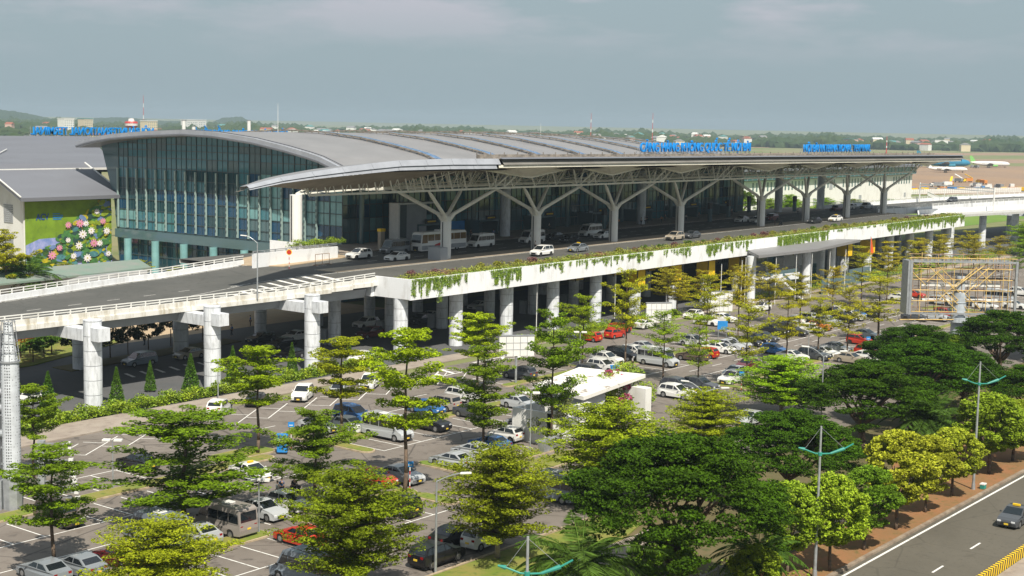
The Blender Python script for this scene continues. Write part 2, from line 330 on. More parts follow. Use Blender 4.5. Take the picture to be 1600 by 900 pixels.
# hatched triangles
for P in([(132.6,115.4),(138.4,118.8),(142,115.8)],[(145,119.2),(152,119.4),(156,116.6)]):
    for a,c in zip(P,P[1:]+P[:1]): ln(*a,*c,.2)
    a,c,e=[Vector(x) for x in P]
    for t in(.25,.5,.75):
        u=a.lerp(e,t); w=(a.lerp(c,t*2) if t<=.5 else c.lerp(e,t*2-1)); w=u.lerp(w,.95); ln(u.x,u.y,w.x,w.y,.5,Z[5])
for x in range(92,135,6): ln(x,109.0,x+2.5,109.0,.12,Z[5])
for x in range(160,240,6): ln(x,94.4,x+2.5,94.4,.12,Z[5])
for i in range(7): x=108+i*2.3; ln(x,142.4,x+.8,145.2,.45,Z[5])   # zebra in the shade
struct('parking_line',b,M['line'])
# airfield
def gline(row,t):
    (xa,ya),(xb,yb)=ROWP[row]; return (xa+(xb-xa)*t,ya+(yb-ya)*t)
ROWP={304:((689.8,279.6),(747.5,244.3)),260:((1232.9,501.1),(1371.9,450.0)),255:((1353.8,550.4),(1515.5,497.3)),249:((1534.3,624.1),(1733.1,569.0)),243:((1770.2,720.3),(2023.5,664.7)),239:((1972.2,802.7),(2277.9,748.5)),231:((2555.4,1040.6),(3042.4,1000.4)),229.8:((2674.0,1088.9),(3203.7,1053.5))}
def band2(r0,r1,t0,t1,z,nm,m):
    b=MB(); b.sheet([gline(r0,t0),gline(r0,t1),gline(r1,t1),gline(r1,t0)],z); struct(nm,b,m)
band2(304,260,-.6,1.6,.03,'apron',M['apron'])
band2(260,255,-2,1.8,.04,'airfield_grass',M['field'])
band2(255,249,-3,1.8,.05,'taxiway',M['apron'])
band2(249,243,-3,2,.04,'airfield_grass',M['field'])
band2(243,239,-4,2.5,.06,'runway',M['apron'])
band2(231,229.8,-4,3,.06,'far_taxiway',M['apron'])
b=MB(); b.sheet([(440,175),(640,175),(900,170),(620,200),(560,236),(547,262),(430,262)],.02); struct('lawn',b,M['grassfar'])

# ================= ELEVATED ROAD =================
def zo(x): return .004*max(0,x-150)
DZ=10.0
def ramp_far(x): return float(np.interp(x,[20,60,94.5,117.5,143.5],[133,140.5,149.7,156,160.2]))
v=thing('elevated_road','long white concrete elevated road on round piers with planted front edge','elevated road',(140,128,0))
vo=(-140,-128,0)
def vb(mb,name,m,**k):
    o=mb.build(name,m,parent=v,**k); o.location=vo; return o
# ramp slab (left)
RY=134.0
def rz0(x): return float(np.interp(x,[20,126,142],[9.42,9.45,9.98]))
def ramp_far(x): return float(np.interp(x,[20,60,96.6,120.2,143.5],[136.5,143,153.1,159.6,162.6]))
xs=[20,60,96.6,120.2,126,134,142.3]
def rprism(off0,off1,zt,zb):
    b=MB(); V=[];F=[]
    for x in xs: y0=RY+off0; y1=ramp_far(x)-off1; V+=[(x,y0,rz0(x)+zt),(x,y1,rz0(x)+zt),(x,y1,rz0(x)+zb),(x,y0,rz0(x)+zb)]
    for i in range(len(xs)-1):
        for j in range(4): F.append((4*i+j,4*i+(j+1)%4,4*i+4+(j+1)%4,4*i+4+j))
    return b.add(V,F)
vb(rprism(.3,.1,0,-.45),'ramp_slab',M['concrete']); vb(rprism(.6,.4,.007,.003),'ramp_surface',M['deckroad'])
b=MB()
for i in range(31):   # front parapet segments
    x=20+i*4.05
    if x>142: break
    x1=min(x+4.02,142.2); z=rz0((x+x1)/2); b.box(x,x1,RY-.1,RY+.25,z+.02,z+.62); b.box(x,x1,RY-.25,RY+.3,z-.55,z-.02); b.box(x,x1,RY-.18,RY+.32,z-.03,z+.05)
vb(b,'front_parapet',M['dirtyconc'])
def rail(pts,z,step=2.05,name='handrail',zf=None,hh=.62):
    b=MB(); pts=[Vector((x,y,0)) for x,y in pts]
    for a,c in zip(pts[:-1],pts[1:]):
        n=max(1,round((c-a).length/step)); up=Vector((0,0,1))
        for i in range(n):
            p=a.lerp(c,i/n); q=a.lerp(c,(i+1)/n); zp=z+(zf(p.x) if zf else 0); zq=z+(zf(q.x) if zf else 0)
            b.bar(p+up*zp,p+up*(zp+hh),.14,.12); b.bar(p+up*(zp+hh-.02),q+up*(zq+hh-.02),.10,.11); b.bar(p+up*(zp+hh*.45),q+up*(zq+hh*.45),.08,.09)
    return b
vb(rail([(20,RY+.05),(142,RY+.05)],.62,zf=rz0,hh=.55),'handrail',M['whitewall'])
far=[(x,ramp_far(x)) for x in (20,60,96.6,120.2,143.5)]
b=MB()
for (xa,ya),(xb,yb) in zip(far[:-1],far[1:]):
    n=int((xb-xa)/4); 
    for i in range(n):
        t0=i/n;t1=(i+.985)/n; x0=xa+(xb-xa)*t0; x1=xa+(xb-xa)*t1; b.bar((x0,ya+(yb-ya)*t0,rz0(x0)+.2),(x1,ya+(yb-ya)*t1,rz0(x1)+.2),.35,1.1)
vb(b,'far_parapet',M['concw']); vb(rail(far,.75,zf=rz0),'handrail',M['whitewall'])
# girders under ramp
for y in(135.6,138.6,143.5,147.2,150.5):
    b=MB(); x1=141; x0=20 if y<140 else (60 if y<144 else 90)
    b.add([(x0,y-.9,8.98),(x0,y+.9,8.98),(x0,y+.45,7.75),(x0,y-.45,7.75),(x1,y-.9,8.98),(x1,y+.9,8.98),(x1,y+.45,7.75),(x1,y-.45,7.75)],[(0,1,2,3),(7,6,5,4),(0,4,5,1),(1,5,6,2),(2,6,7,3),(3,7,4,0)]); vb(b,'girder',M['greywall'])
b=MB(); b.box(141.6,142.38,RY+.35,162,7.9,9.9); vb(b,'end_wall',M['concw'])
# main deck
DX1=347
xs2=[142.2+(DX1-142.2)*i/20 for i in range(21)]
b=MB(); n=len(xs2)
vs=[];
for x in xs2: vs+=[(x,129.0,9.4+zo(x)),(x,175.9,9.4+zo(x)),(x,175.9,10+zo(x)),(x,129.0,10+zo(x))]
fs=[];
for i in range(n-1):
    for j in range(4): fs.append((i*4+j,i*4+(j+1)%4,(i+1)*4+(j+1)%4,(i+1)*4+j))
b.add(vs,fs); vb(b,'deck_slab',M['concrete'])
def strip(y0,y1,dz,x0=142.2,x1=DX1,thick=0,n=24,y0f=None):
    b=MB(); vs=[];fs=[]
    for i in range(n+1):
        x=x0+(x1-x0)*i/n; ya=y0f(x) if y0f else y0; zz=10+zo(x)+dz
        vs+=[(x,ya,zz),(x,y1,zz),(x,ya,zz-thick-.02),(x,y1,zz-thick-.02)]
    for i in range(n):
        a=i*4; c=a+4; fs.append((a,c,c+1,a+1))
        if thick: fs+= [(a,a+2,c+2,c),(a+1,c+1,c+3,a+3)]
    if thick: fs+=[(0,1,3,2),(n*4,n*4+2,n*4+3,n*4+1)]
    return b.add(vs,fs)
vb(strip(131.6,176,.006),'deck_surface',M['deckroad'])
vb(strip(145.6,149.6,.14,x0=146,thick=.14),'median_island',M['median'])
vb(strip(164.5,175.9,.15,x0=165,thick=.15),'sidewalk',M['pave'])
b=MB(); b.prism([(146,156.5),(165,160.5),(165,175.9),(150,170),(142.6,162)],10.01,10.12); vb(b,'sidewalk_apron',M['beige'])
# front planter wall
b=MB()
for i in range(51):
    x=142.2+i*4.02; x1=min(x+3.99,DX1)
    if x>DX1-1: break
    z=zo(x+2); b.box(x,x1,127.6,127.95,7.9+z,10.75+z)
b.box(142.2,142.55,127.96,134.2,7.95,10.72)
vb(b,'planter_wall',M['concw'])
b=MB()
for i in range(50):
    x=142.4+i*4.1; z=zo(x); 
    if x+4.1>DX1: break
    b.box(x,x+4.1,131.3,131.6,10+z,10.5+z); b.box(x,x+4.1,127.96,131.3,9.95+z,10.55+z)
vb(b,'planter_kerb',M['dksoil'])
b=MB(); 
for y in(132.8,141,149,157,165,172): b.box(142.6,DX1-1,y-.5,y+.5,8.6,9.4)
for x in range(150,345,12): b.box(x,x+.6,129,175,8.4,9.41)
vb(b,'deck_beam',M['greywall'])
# markings on deck
b=MB()
def lnz(x0,y0,x1,y1,w,z):
    d=Vector((x1-x0,y1-y0)).normalized(); nn=Vector((-d.y,d.x))*w/2
    b.add([(x0+nn.x,y0+nn.y,z+zo(x0)),(x0-nn.x,y0-nn.y,z+zo(x0)),(x1-nn.x,y1-nn.y,z+zo(x1)),(x1+nn.x,y1+nn.y,z+zo(x1))],[(0,1,2,3)])
lnz(147,134.9,147.3,134.9,.15,10.016); lnz(142.5,145.1,146,145.3,.15,10.016)
for i in range(60): x=150+i*5.5; lnz(x,153.6,x+2.2,153.6,.14,10.02); lnz(x,158.6,x+2.2,158.6,.14,10.02)
lnz(146,150.0,345,150.0,.15,10.02); lnz(146,145.1,345,145.1,.15,10.02)
for (x0,y0,x1,y1) in((142,161.2,170,163.6),(170,163.6,345,164.1)): lnz(x0,y0,x1,y1,.15,10.024)
vb(b,'lane_marking',M['line'])
b=MB()
def rl(x0,y0,x1,y1,w):
    d=Vector((x1-x0,y1-y0)).normalized(); nn=Vector((-d.y,d.x))*w/2
    b.add([(x0+nn.x,y0+nn.y,rz0(x0)+.014),(x0-nn.x,y0-nn.y,rz0(x0)+.014),(x1-nn.x,y1-nn.y,rz0(x1)+.014),(x1+nn.x,y1+nn.y,rz0(x1)+.014)],[(0,1,2,3)])
for i in range(13):
    x=118.5+i*2.35; w=.5+min(1,i/6)*7.2; 
    if x+w*.28<142: rl(x,138.0,x+w*.28,138.0+w,.8)
for i in range(8): x=106+i*4.2; rl(x,137.4,x+3.9,137.4,.13)
for i in range(6): x=104+i*4.1; y=137.6+(x-104)*.33; rl(x,y,x+3.9,y+1.28,.13)
for i in range(4): x=126.5+i*4; rl(x,145.9+(x-126)*.02,x+3.6,145.9+(x-122)*.02,.13)
for (xa,ya),(xb,yb) in zip(far[1:-1],far[2:]):
    n=8
    for i in range(n): t=i/n; u=(i+.9)/n; rl(xa+(xb-xa)*t,ya+(yb-ya)*t-.95,xa+(xb-xa)*u,ya+(yb-ya)*u-.95,.13)
for i in range(20): x=62+i*4; rl(x,RY+1.0,x+3.6,RY+1.0,.13)
for i in range(9): x=72+i*6; rl(x,138.2+(x-72)*.02,x+2.0,138.2+(x-70)*.02,.13)
for i in range(8): x=76+i*6; rl(x,141.6+(x-76)*.11,x+2.0,141.6+(x-74)*.11,.13)
vb(b,'ramp_marking',M['line'])
# far right continuation
b=MB(); z=10+zo(347)
P=[(347,150.5),(365,147.5),(400,146.0),(440,142.0),(520,130),(620,112),(640,124),(540,146),(480,158.5),(440,164.5),(400,166.5),(347,167.5)]
b.prism(P,z-.6,z); vb(b,'right_slab',M['concrete']); P2=[(347.0,151),(365,148),(400,146.6),(440,142.6),(520,130.6),(620,113),(639,123.4),(539,145.4),(479,158),(440,164),(400,166),(347.0,167)]
b=MB(); b.sheet(P2,z+.01); vb(b,'right_surface',M['deckroad'])
b=MB()
for pts in(P[:6],P[6:]):
    for a,c in zip(pts[:-1],pts[1:]): b.bar((*a,z+.1),(*c,z+.1),.35,1.7)
b.bar((347,139.5,z-.3),(365,147.0,z-.3),.35,1.4); b.bar((365,147,z-.3),(430,135,z-.3),.35,1.2); b.bar((430,135,z-.3),(560,105,z-.3),.35,1.2)
vb(b,'right_parapet',M['concw']); 
vb(rail(P[:6],z+.9,3.5),'handrail',M['whitewall']); vb(rail(P[6:],z+.9,3.5),'handrail',M['whitewall'])
b=MB(); b.prism([(347,139),(365,146.8),(430,134.8),(560,104.8),(560,98),(430,128),(370,139),(347,133)],z-1.5,z-.9); vb(b,'lower_slab',M['concrete'])
# piers : one part each
def pier(x,y,zt,r=1.0,cap=True,name='pier'):
    b=MB(); zz=0
    while zz<zt-.01:
        h=min(1.62,zt-zz); b.cyl((x,y,zz+.07),(x,y,zz+h),r,r,20); b.cyl((x,y,zz),(x,y,zz+.07),r*.96,r*.96,20,mi=1); zz+=h
    if cap:
        b.box(x-.8,x+.8,y+.7,y+21,zt-2.35,zt-1.05); b.box(x-.75,x+.75,y-2.1,y-.4,zt-2.2,zt-.75)
    o=vb(b,name,[M['pier'],M['greysteel']]); return o
for x in(60,76.5,93,109.7,126): pier(x,129.8,9.9)
for x,y in((60,137.5),(76.5,141),(107,151.8),(123.8,153),(93,148)): pier(x,y,7.5,1.05,False)
for i in range(18):
    x=143.2+i*11.75
    pier(x,130.3,8.6+zo(x),1.0,False,'column'); pier(x,143,9.4,.9,False,'column'); pier(x,158.5,9.4,.9,False,'column')
    if i<17: b=MB(); b.box(x-.9,x+.9,144,145.2,0,2.2); vb(b,'low_plinth',M['greywall'])
for x,y in((368,140.5),(392,139),(416,138),(447,150),(440,133),(470,145),(500,128),(352,133)): pier(x,y,9.2,1.0,False)
for x,y in((424.6,132),(446,128),(470,124)): pier(x,y,9.8,1.1,True)
# yellow wraps on columns
WR=[(143.2+11.75*i,130.3) for i in (5,6,7,8,12,13)]+[(143.2+11.75*i,143) for i in (5,6,7,9)]
b=MB()
for x,y in WR:
    for a0,a1 in((0,1),(0,-1)):
        pass
    b.box(x-1.25,x+1.25,y-1.25,y+1.25,5.0,7.8)
vb(b,'column_banner',M['yellow'],)
b=MB()
for x,y in WR:
    for dx,dy in((1.25,-1.25),(-1.25,-1.25),(-1.25,1.25)): b.box(x+dx-.07,x+dx+.07,y+dy-.07,y+dy+.07,4.85,7.95)
vb(b,'banner_frame',M['black'])
# secondary white ramp wall on the deck
w=thing('ramp_wall','low white stepped wall with green hedge behind, at the left end of the terminal forecourt','wall',(148,161,10))
b=MB()
def wl(p,q,z0a,z1a,z1b,th=.4):
    n=Vector((p[1]-q[1],q[0]-p[0])).normalized()*th; b.add([(*p,9.4),(*q,9.4),(*q,z1b),(*p,z1a),(p[0]+n.x,p[1]+n.y,9.4),(q[0]+n.x,q[1]+n.y,9.4),(q[0]+n.x,q[1]+n.y,z1b),(p[0]+n.x,p[1]+n.y,z1a)],[(0,1,2,3),(4,7,6,5),(3,2,6,7),(1,5,6,2),(0,3,7,4)])
wl((141.5,158),(161.5,160.6),10,12.1,11.9); wl((149.6,163),(166.4,165.2),10,13.4,11.2)
o=b.build('wall_panel',M['concw'],w); o.location=(-148,-161,-10)
o=rail([(141.5,158.2),(161.5,160.8)],12.0,2.4,hh=.45).build('handrail',M['galv'],w); o.location=(-148,-161,-10)
# ================= TERMINAL =================
T=thing('terminal_building','large glass airport terminal with curved light grey roof and dark teal curtain walls','terminal',(178,176,0))
to=(-178,-176,0)
def tb(mb,name,m,parent=None,**k):
    o=mb.build(name,m,parent=parent or T,**k)
    o.location=to if parent is None else (0,0,0)
    return o
VY=[171.3,174.3,177.5,185.4,193.7,204.1,213.1,224.5,234.5,241.8,246.0]
VZ=[23.6,24.6,25.6,27.0,28.2,29.1,29.3,28.8,28.1,27.2,26.3]
def rz_(x,y): return float(np.interp(y,VY,VZ))-.0004*max(0,x-262)**2
b=MB(); nx=30; ys=list(np.linspace(171.3,246,28)); X0,X1=173.6,330
vs=[];fs=[]
for i in range(nx+1):
    x=X0+(X1-X0)*i/nx
    for y in ys: vs.append((x,y,rz_(x,y)))
for i in range(nx+1):
    x=X0+(X1-X0)*i/nx
    for y in ys: vs.append((x,y,rz_(x,y)-.9))
m=len(ys); o2=(nx+1)*m
for i in range(nx):
    for j in range(m-1):
        a=i*m+j; fs.append((a,a+m,a+m+1,a+1)); fs.append((o2+a,o2+a+1,o2+a+m+1,o2+a+m))
for j in range(m-1):
    fs.append((j,j+1,o2+j+1,o2+j)); a=nx*m+j; fs.append((a,o2+a,o2+a+1,a+1))
for i in range(nx):
    a=i*m; fs.append((a,o2+a,o2+a+m,a+m)); a=i*m+m-1; fs.append((a,a+m,o2+a+m,o2+a))
b.add(vs,fs); ro=tb(b,'roof',M['roofm'],smooth=False)
# verge trim
b=MB()
for j in range(m-1):
    for dy,w,h,dz in((0,.9,1.0,-.45),):
        b.bar((X0-.3,ys[j],rz_(X0,ys[j])+dz+.12),(X0-.3,ys[j+1],rz_(X0,ys[j+1])+dz+.12),.7,1.15)
ve=tb(b,'roof_verge',M['fascia'])
b=MB()
for j in range(m-1): b.bar((X0-.72,ys[j],rz_(X0,ys[j])-.62),(X0-.72,ys[j+1],rz_(X0,ys[j+1])-.62),.2,.25); b.bar((X0+.7,ys[j],rz_(X0,ys[j])+.28),(X0+.7,ys[j+1],rz_(X0,ys[j+1])+.28),.12,.16)
tb(b,'verge_rail',M['roofg'])
# gantry strips across the roof
for xs_ in(200.7,219.3,234.5,250,265,281,297,312):
    b=MB(); b2=MB(); y=172.5
    while y<240:
        y1=y+1.9; za,zb=rz_(xs_,y),rz_(xs_,y1)
        b2.bar((xs_+.9,y,za+.42),(xs_+.9,y1-.3,zb+.42),1.7,.16)
        for dx in(-.3,):
            b.bar((xs_+dx,y,za+.45),(xs_+dx,y1,zb+.45),.18,.28); b.bar((xs_+dx,y,za-.05),(xs_+dx,y,za+.5),.14,.14)
        y=y1
    o=tb(b,'roof_gantry',M['rust']); tb(b2,'skylight',M['skylight'])
# glass grid builder
def glass(name,P0,P1,ztop,zs,step,pick,off=None,depth=.12,leanf=None):
    "vertical curtain wall from P0 to P1 (xy) ; ztop(x,y)"
    p0=Vector(P0);p1=Vector(P1); Ln=(p1-p0).length; n=round(Ln/step); d=(p1-p0)/n; nrm=Vector((d.y,-d.x)).normalized()
    gb=MB(); mbm=MB()
    for i in range(n):
        a=p0+d*i; c=p0+d*(i+1); za_=ztop(a.x,a.y); zc_=ztop(c.x,c.y)
        for j in range(len(zs)-1):
            z0=zs[j]; z1=zs[j+1]
            if z0>=min(za_,zc_): break
            zta=min(z1,za_);ztc=min(z1,zc_)
            if j==len(zs)-2: zta,ztc=za_,zc_
            t=rng.normal(0,.006,2); 
            gb.add([(a.x+t[0],a.y,z0),(c.x,c.y+t[1],z0),(c.x,c.y,ztc),(a.x,a.y,zta)],[(0,1,2,3)],pick(i/n,(z0+z1)/2,i,j))
            mbm.bar((a.x+nrm.x*.05,a.y+nrm.y*.05,z0),(c.x+nrm.x*.05,c.y+nrm.y*.05,z0),.14,.13)
        mbm.bar((a.x+nrm.x*.07,a.y+nrm.y*.07,zs[0]),(a.x+nrm.x*.07,a.y+nrm.y*.07,za_),.12,.16); h_=(a+c)/2; mbm.bar((h_.x+nrm.x*.04,h_.y+nrm.y*.04,zs[0]),(h_.x+nrm.x*.04,h_.y+nrm.y*.04,(za_+zc_)/2),.06,.08)
    G=[M['gdark'],M['gmid'],M['gnavy'],M['gcyan'],M['ggrey']]
    o=tb(gb,name,G); mo=mbm.build('mullion',M['mullion'],parent=o); return o
rr_=random.Random(3)
def pick_end(t,z,i,j):
    # t: 0 at the front corner, 1 at the far end
    r=rr_.random(); n=.5+.5*math.sin(i*.55+j*.9)*math.sin(i*.21-j*.4+1)
    if z<7.4: return 2 if n>.62 else 0
    if z<10: return 4
    if t<.44 and 13.4<z<17.6: return 3 if r<.93 else 1
    if t<.40 and 17.6<z<21.8: return 3 if (i//2)%3==1 else 2
    if t<.44 and z<13.4: return 4 if r<.55 else 2
    if t>.72 and z<13.4: return 3 if r<.5 else 1
    if z>21.8: return 1 if r<.75 else 4
    if z>17.6: return 1 if n>.45 else 0
    return 2 if n>.4 else 0
zs=[0,2.2,4.4,6.6,8.0,9.5,11.3,13.4,15.5,17.6,19.7,21.8,23.9,25.4,26.6,28.6]
glass('end_glass_wall',(178,238.8),(178,176),lambda x,y: rz_(x,y)-.85,zs,2.99,lambda t,z,i,j:pick_end(1-t,z,i,j))
# leaning edge at the left end
b=MB(); b.add([(178,238.8,0),(178,238.8,27),(178,244.6,26.0),(178,240.5,15),(178,239.2,4)],[(0,1,2,3,4)],0)
for z in(4,8,12,15,18,21,24): b.bar((177.9,238.8,z),(177.9,239+ (z/25)**2*5.0,z),.12,.12)
tb(b,'leaning_glass_edge',[M['ggrey']])
b=MB()
for k_ in range(20):
    y=238.8-2.99*(k_+.0)
    if y<178: break
    zt=min(rz_(178,y)-3.0,21.5); b.box(177.5,177.8,y-.15,y+.15,9.7,zt)
fo=tb(b,'glass_fin',M['fin'])
b=MB()
for k_ in range(20):
    y=238.8-2.99*(k_+.0)
    if y<178 or k_<2: continue
    for z in np.arange(10.4,19,1.05): b.box(177.45,177.5,y-.06,y+.06,z,z+.5)
tb(b,'fin_slot',M['mullion'])
b=MB(); b.box(176.6,177.75,176.5,238.5,7.7,9.4); tb(b,'floor_band',M['ggrey'])
for k_ in range(7):
    y=182+k_*8.6; b=MB(); b.cyl((176.0,y,0),(176.0,y,7.7),.75,.75,16); tb(b,'ground_column',M['gcyan'])
def pick_f(t,z,i,j):  # lighter pane colours stand in for light on the glazing below the canopy
    if z<14.7 and t<.45 : return rr_.choice([4,3,1,4,1,3]) if z>11.5 else rr_.choice([4,1,4,1])
    if z<14: return rr_.choice([0,1,4,1])
    if .35<t<.98 and 17.5<z<20: return rr_.choice([0,3,4,3,1,3])
    return rr_.choice([0,1,0,1,2,1])
zf=[0,2.5,5,7.5,9.9,12.3,14.7,17.1,19.5,21.9,24]
glass('front_glass_wall',(178,176),(322,176),lambda x,y: 23.4,zf,3.45,pick_f)
glass('side_glass_wall',(322,176),(322,236),lambda x,y: 24.0,zf,3.5,pick_f)
for k_ in range(14):
    b=MB(); x=181.4+k_*10.35; b.cyl((x,174.6,10),(x,174.6,22.6),.5,.5,12); tb(b,'facade_column',M['ggrey'])
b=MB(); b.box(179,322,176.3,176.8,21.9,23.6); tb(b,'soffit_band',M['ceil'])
# entrances / dark signs / kiosks along the facade
for x in(196.5,214,233,252,270,290,306):
    b=MB(); b.box(x-3,x+3,171.8,175.8,13.0,13.35); b.box(x-3,x-2.8,172,175.8,10,13); b.box(x+2.8,x+3,172,175.8,10,13); tb(b,'entrance_porch',M['ggrey'])
    b=MB(); b.box(x-1.5,x+1.5,171.4,171.6,13.4,14.2); s=tb(b,'sign_board',M['black']); 
    b=MB(); b.box(x-1.1,x+1.1,171.36,171.4,13.65,13.9); tb(b,'sign_stripe',M['yellow'])
b=MB(); b.box(186,190.6,172.2,172.5,10.1,17.4); b.box(190.6,196,172.2,172.4,10.1,17.2,1); b.box(186,186.4,170,172.3,10.1,17.2,2); b.box(186,196,170,172.3,17.2,17.5,2)
tb(b,'grey_portal',[M['mullion'],M['greywall'],M['white']])
b=MB(); b.box(200,210,174.7,175.0,10.2,13.2); tb(b,'hoarding',M['cblue'])
# ================= CANOPY =================
FX=[121.4,127.4,134.3,141.7,149.4,160.6,170.4,212,260,300,336,372]
FZ=[23.4,24.4,25.15,25.8,26.3,26.5,26.4,26.25,26.1,25.9,25.75,25.6]
def fz(x): return float(np.interp(x,FX,FZ))
def fth(x): return float(np.interp(x,[121.4,141,160,372],[.45,1.15,1.45,1.3]))
def by(x): return float(np.interp(x,[121.4,130,140,150,162,168,372],[138.2,141.5,144.8,145.5,149,173.5,173.5]))
zz=[(171.0,24.75),(176.5,24.5),(187.9,23.15),(199,24.5),(203,24.5),(212.1,23.15),(223,24.5),(227,24.5),(235.8,23.15),(247,24.45),(256,24.45),(271.0,23.0),(283.5,24.45),(285,24.4),(293.6,23.1),(303,24.4),(306,24.35),(315.5,23.1),(325,24.3),(328,24.3),(336.4,23.1),(346.5,24.2),(349.5,24.2),(358,23.1),(367,24.1)]
CXS=list(np.interp(np.linspace(0,1,60),[0,.35,1],[121.4,171,368]))
K=thing('entrance_canopy','long wing-shaped entrance canopy with zigzag soffit carried on white branching columns','canopy',(172.6,147.5,10))
ko=(-172.6,-147.5,-10)
def kb(mb,name,m,parent=None,**k):
    o=mb.build(name,m,parent=parent or K,**k); o.location=ko if parent is None else (0,0,0); return o
b=MB(); vs=[];fs=[]
for x in CXS: 
    z=fz(x); d=(by(x)-137)/36.5; vs+=[(x,137,z),(x,137+(by(x)-137)*.5,z-1.5*d),(x,by(x),z-3.2*d),(x,by(x),z-3.2*d-.5)]
for i in range(len(CXS)-1):
    a=i*4;c=a+4; fs+=[(a,c,c+1,a+1),(a+1,c+1,c+2,a+2),(a+2,c+2,c+3,a+3)]
b.add(vs,fs); kb(b,'canopy_roof',M['roofm'])
b=MB(); vs=[];fs=[]
for x in CXS:
    z=fz(x)-fth(x)-.35; d=(by(x)-137)/36.5; vs+=[(x,139.2,z),(x,by(x),(z-2.6*d) if x>168 else (z-(z-22.0)*min(1,(by(x)-139.2)/5.5)))]
for i in range(len(CXS)-1): a=i*2; fs.append((a,a+1,a+3,a+2))
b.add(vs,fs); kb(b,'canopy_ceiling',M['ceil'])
# fascia: left light panels in two bands
def band(x0,x1,n,ztop,zbot,ytop,ybot,mi=0,gap=.04):
    for i in range(n):
        a=x0+(x1-x0)*i/n; c=x0+(x1-x0)*(i+1)/n-gap
        b.add([(a,ytop,ztop(a)),(c,ytop,ztop(c)),(c,ybot,zbot(c)),(a,ybot,zbot(a)),(a,ytop+.3,ztop(a)),(c,ytop+.3,ztop(c))],[(3,2,1,0),(0,1,5,4)],mi)
b=MB(); xa=121.4
band(xa,172.5,9,lambda x:fz(x)+.08,lambda x:fz(x)-fth(x)*.55,136.9,136.35); band(xa,171.5,9,lambda x:fz(x)-fth(x)*.55-.05,lambda x:fz(x)-fth(x),136.55,136.3)
kb(b,'fascia_panel',M['fascia'])
b=MB(); band(173.0,368,22,lambda x:fz(x)+.1,lambda x:fz(x)-.85,137.0,136.2,0,.02); band(172.5,368,30,lambda x:fz(x)+.25,lambda x:fz(x)+.05,136.9,136.1,1,.0)
kb(b,'dark_gutter',[M['fasciad'],M['roofg']])
b=MB(); band(172.0,366,26,lambda x:fz(x)-.88,lambda x:fz(x)-1.3,136.5,136.4); kb(b,'lower_fascia',M['soffit'])
# right end closing wing tip
b=MB(); b.add([(368,137,25.7),(374,150,25.6),(368,173,22.7),(368,173,22.2),(368,137,24.3)],[(0,1,2),(0,2,3,4)]); kb(b,'canopy_end',M['fasciad'])
# zigzag soffit
COLX=[172.6,196.6,220.6,244.3,278.3,299.9,321.7,343.5]
LOWX=[187.9,212.1,235.8,261.5,271.6+1,293.6,315.5,336.4,358]
b=MB(); e=MB()
for (xa,za),(xb,zb) in zip(zz[:-1],zz[1:]):
    b.add([(xa,137,fz(xa)-1.3),(xb,137,fz(xb)-1.3),(xb,142.6,zb),(xa,142.6,za),(xb,150,24.3),(xa,150,24.3)],[(0,1,2,3),(3,2,4,5)])
    if abs(za-zb)>.1: e=MB(); e.bar((xa,142.5,za-.08),(xb,142.5,zb-.08),.35,.28); kb(e,'zigzag_edge',M['steel'])
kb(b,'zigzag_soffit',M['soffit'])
# trusses (chords + webs) along the canopy
def topz(x,y):
    if x>171 and y<145: return float(np.interp(x,[a for a,_ in zz],[c for _,c in zz]))-.15
    return fz(x)-fth(x)-.35-2.6*(y-139.2)/34
for yy in(143.6,151.2,158,165.5):
    b=MB(); x0=137.6 if yy<150 else (157 if yy<155 else 162); zc=21.45 if yy<153 else 21.2
    b.bar((x0+1.2,yy,zc),(351,yy,zc),.30,.30)
    b.bar((x0-1.0,yy,topz(x0,yy)),(x0+1.2,yy,zc),.22,.22)
    x=x0+1.2; k_=0
    while x<351:
        st=3.4 if x<171 else 6.0; yb_=yy if x<171 else yy
        t=topz(x,yy)+.1; b.bar((x,yy,zc),(x-1.0,yy,topz(max(122,x-1.0),yy)+.1),.16,.16); b.bar((x,yy,zc),(x+st*.45,yy,t),.10,.10); (b.bar((x+st*.5,yy,zc),(x-1.0+st*.5,yy,topz(max(122,x-1.0+st*.5),yy)+.1),.09,.09) if x<171 else 0); x+=st
    kb(b,'truss',M['steel'])
b=MB(); x=140.0
while x<350:
    if x<158: x+=4.5; continue
    for ya,yb in(((143.6,151.2),(151.2,158),(158,165.5)) if x<171 else ((151.2,158),)):
        if True:
            b.bar((x,ya,21.45),(x+4.5,yb,topz(x,yb)),.1,.1); b.bar((x+4.5,ya,topz(x,ya)),(x,yb,21.3),.1,.1); b.bar((x,ya,21.4),(x,yb,21.4),.12,.12)
    x+=8.0
kb(b,'cross_bracing',M['steel'])
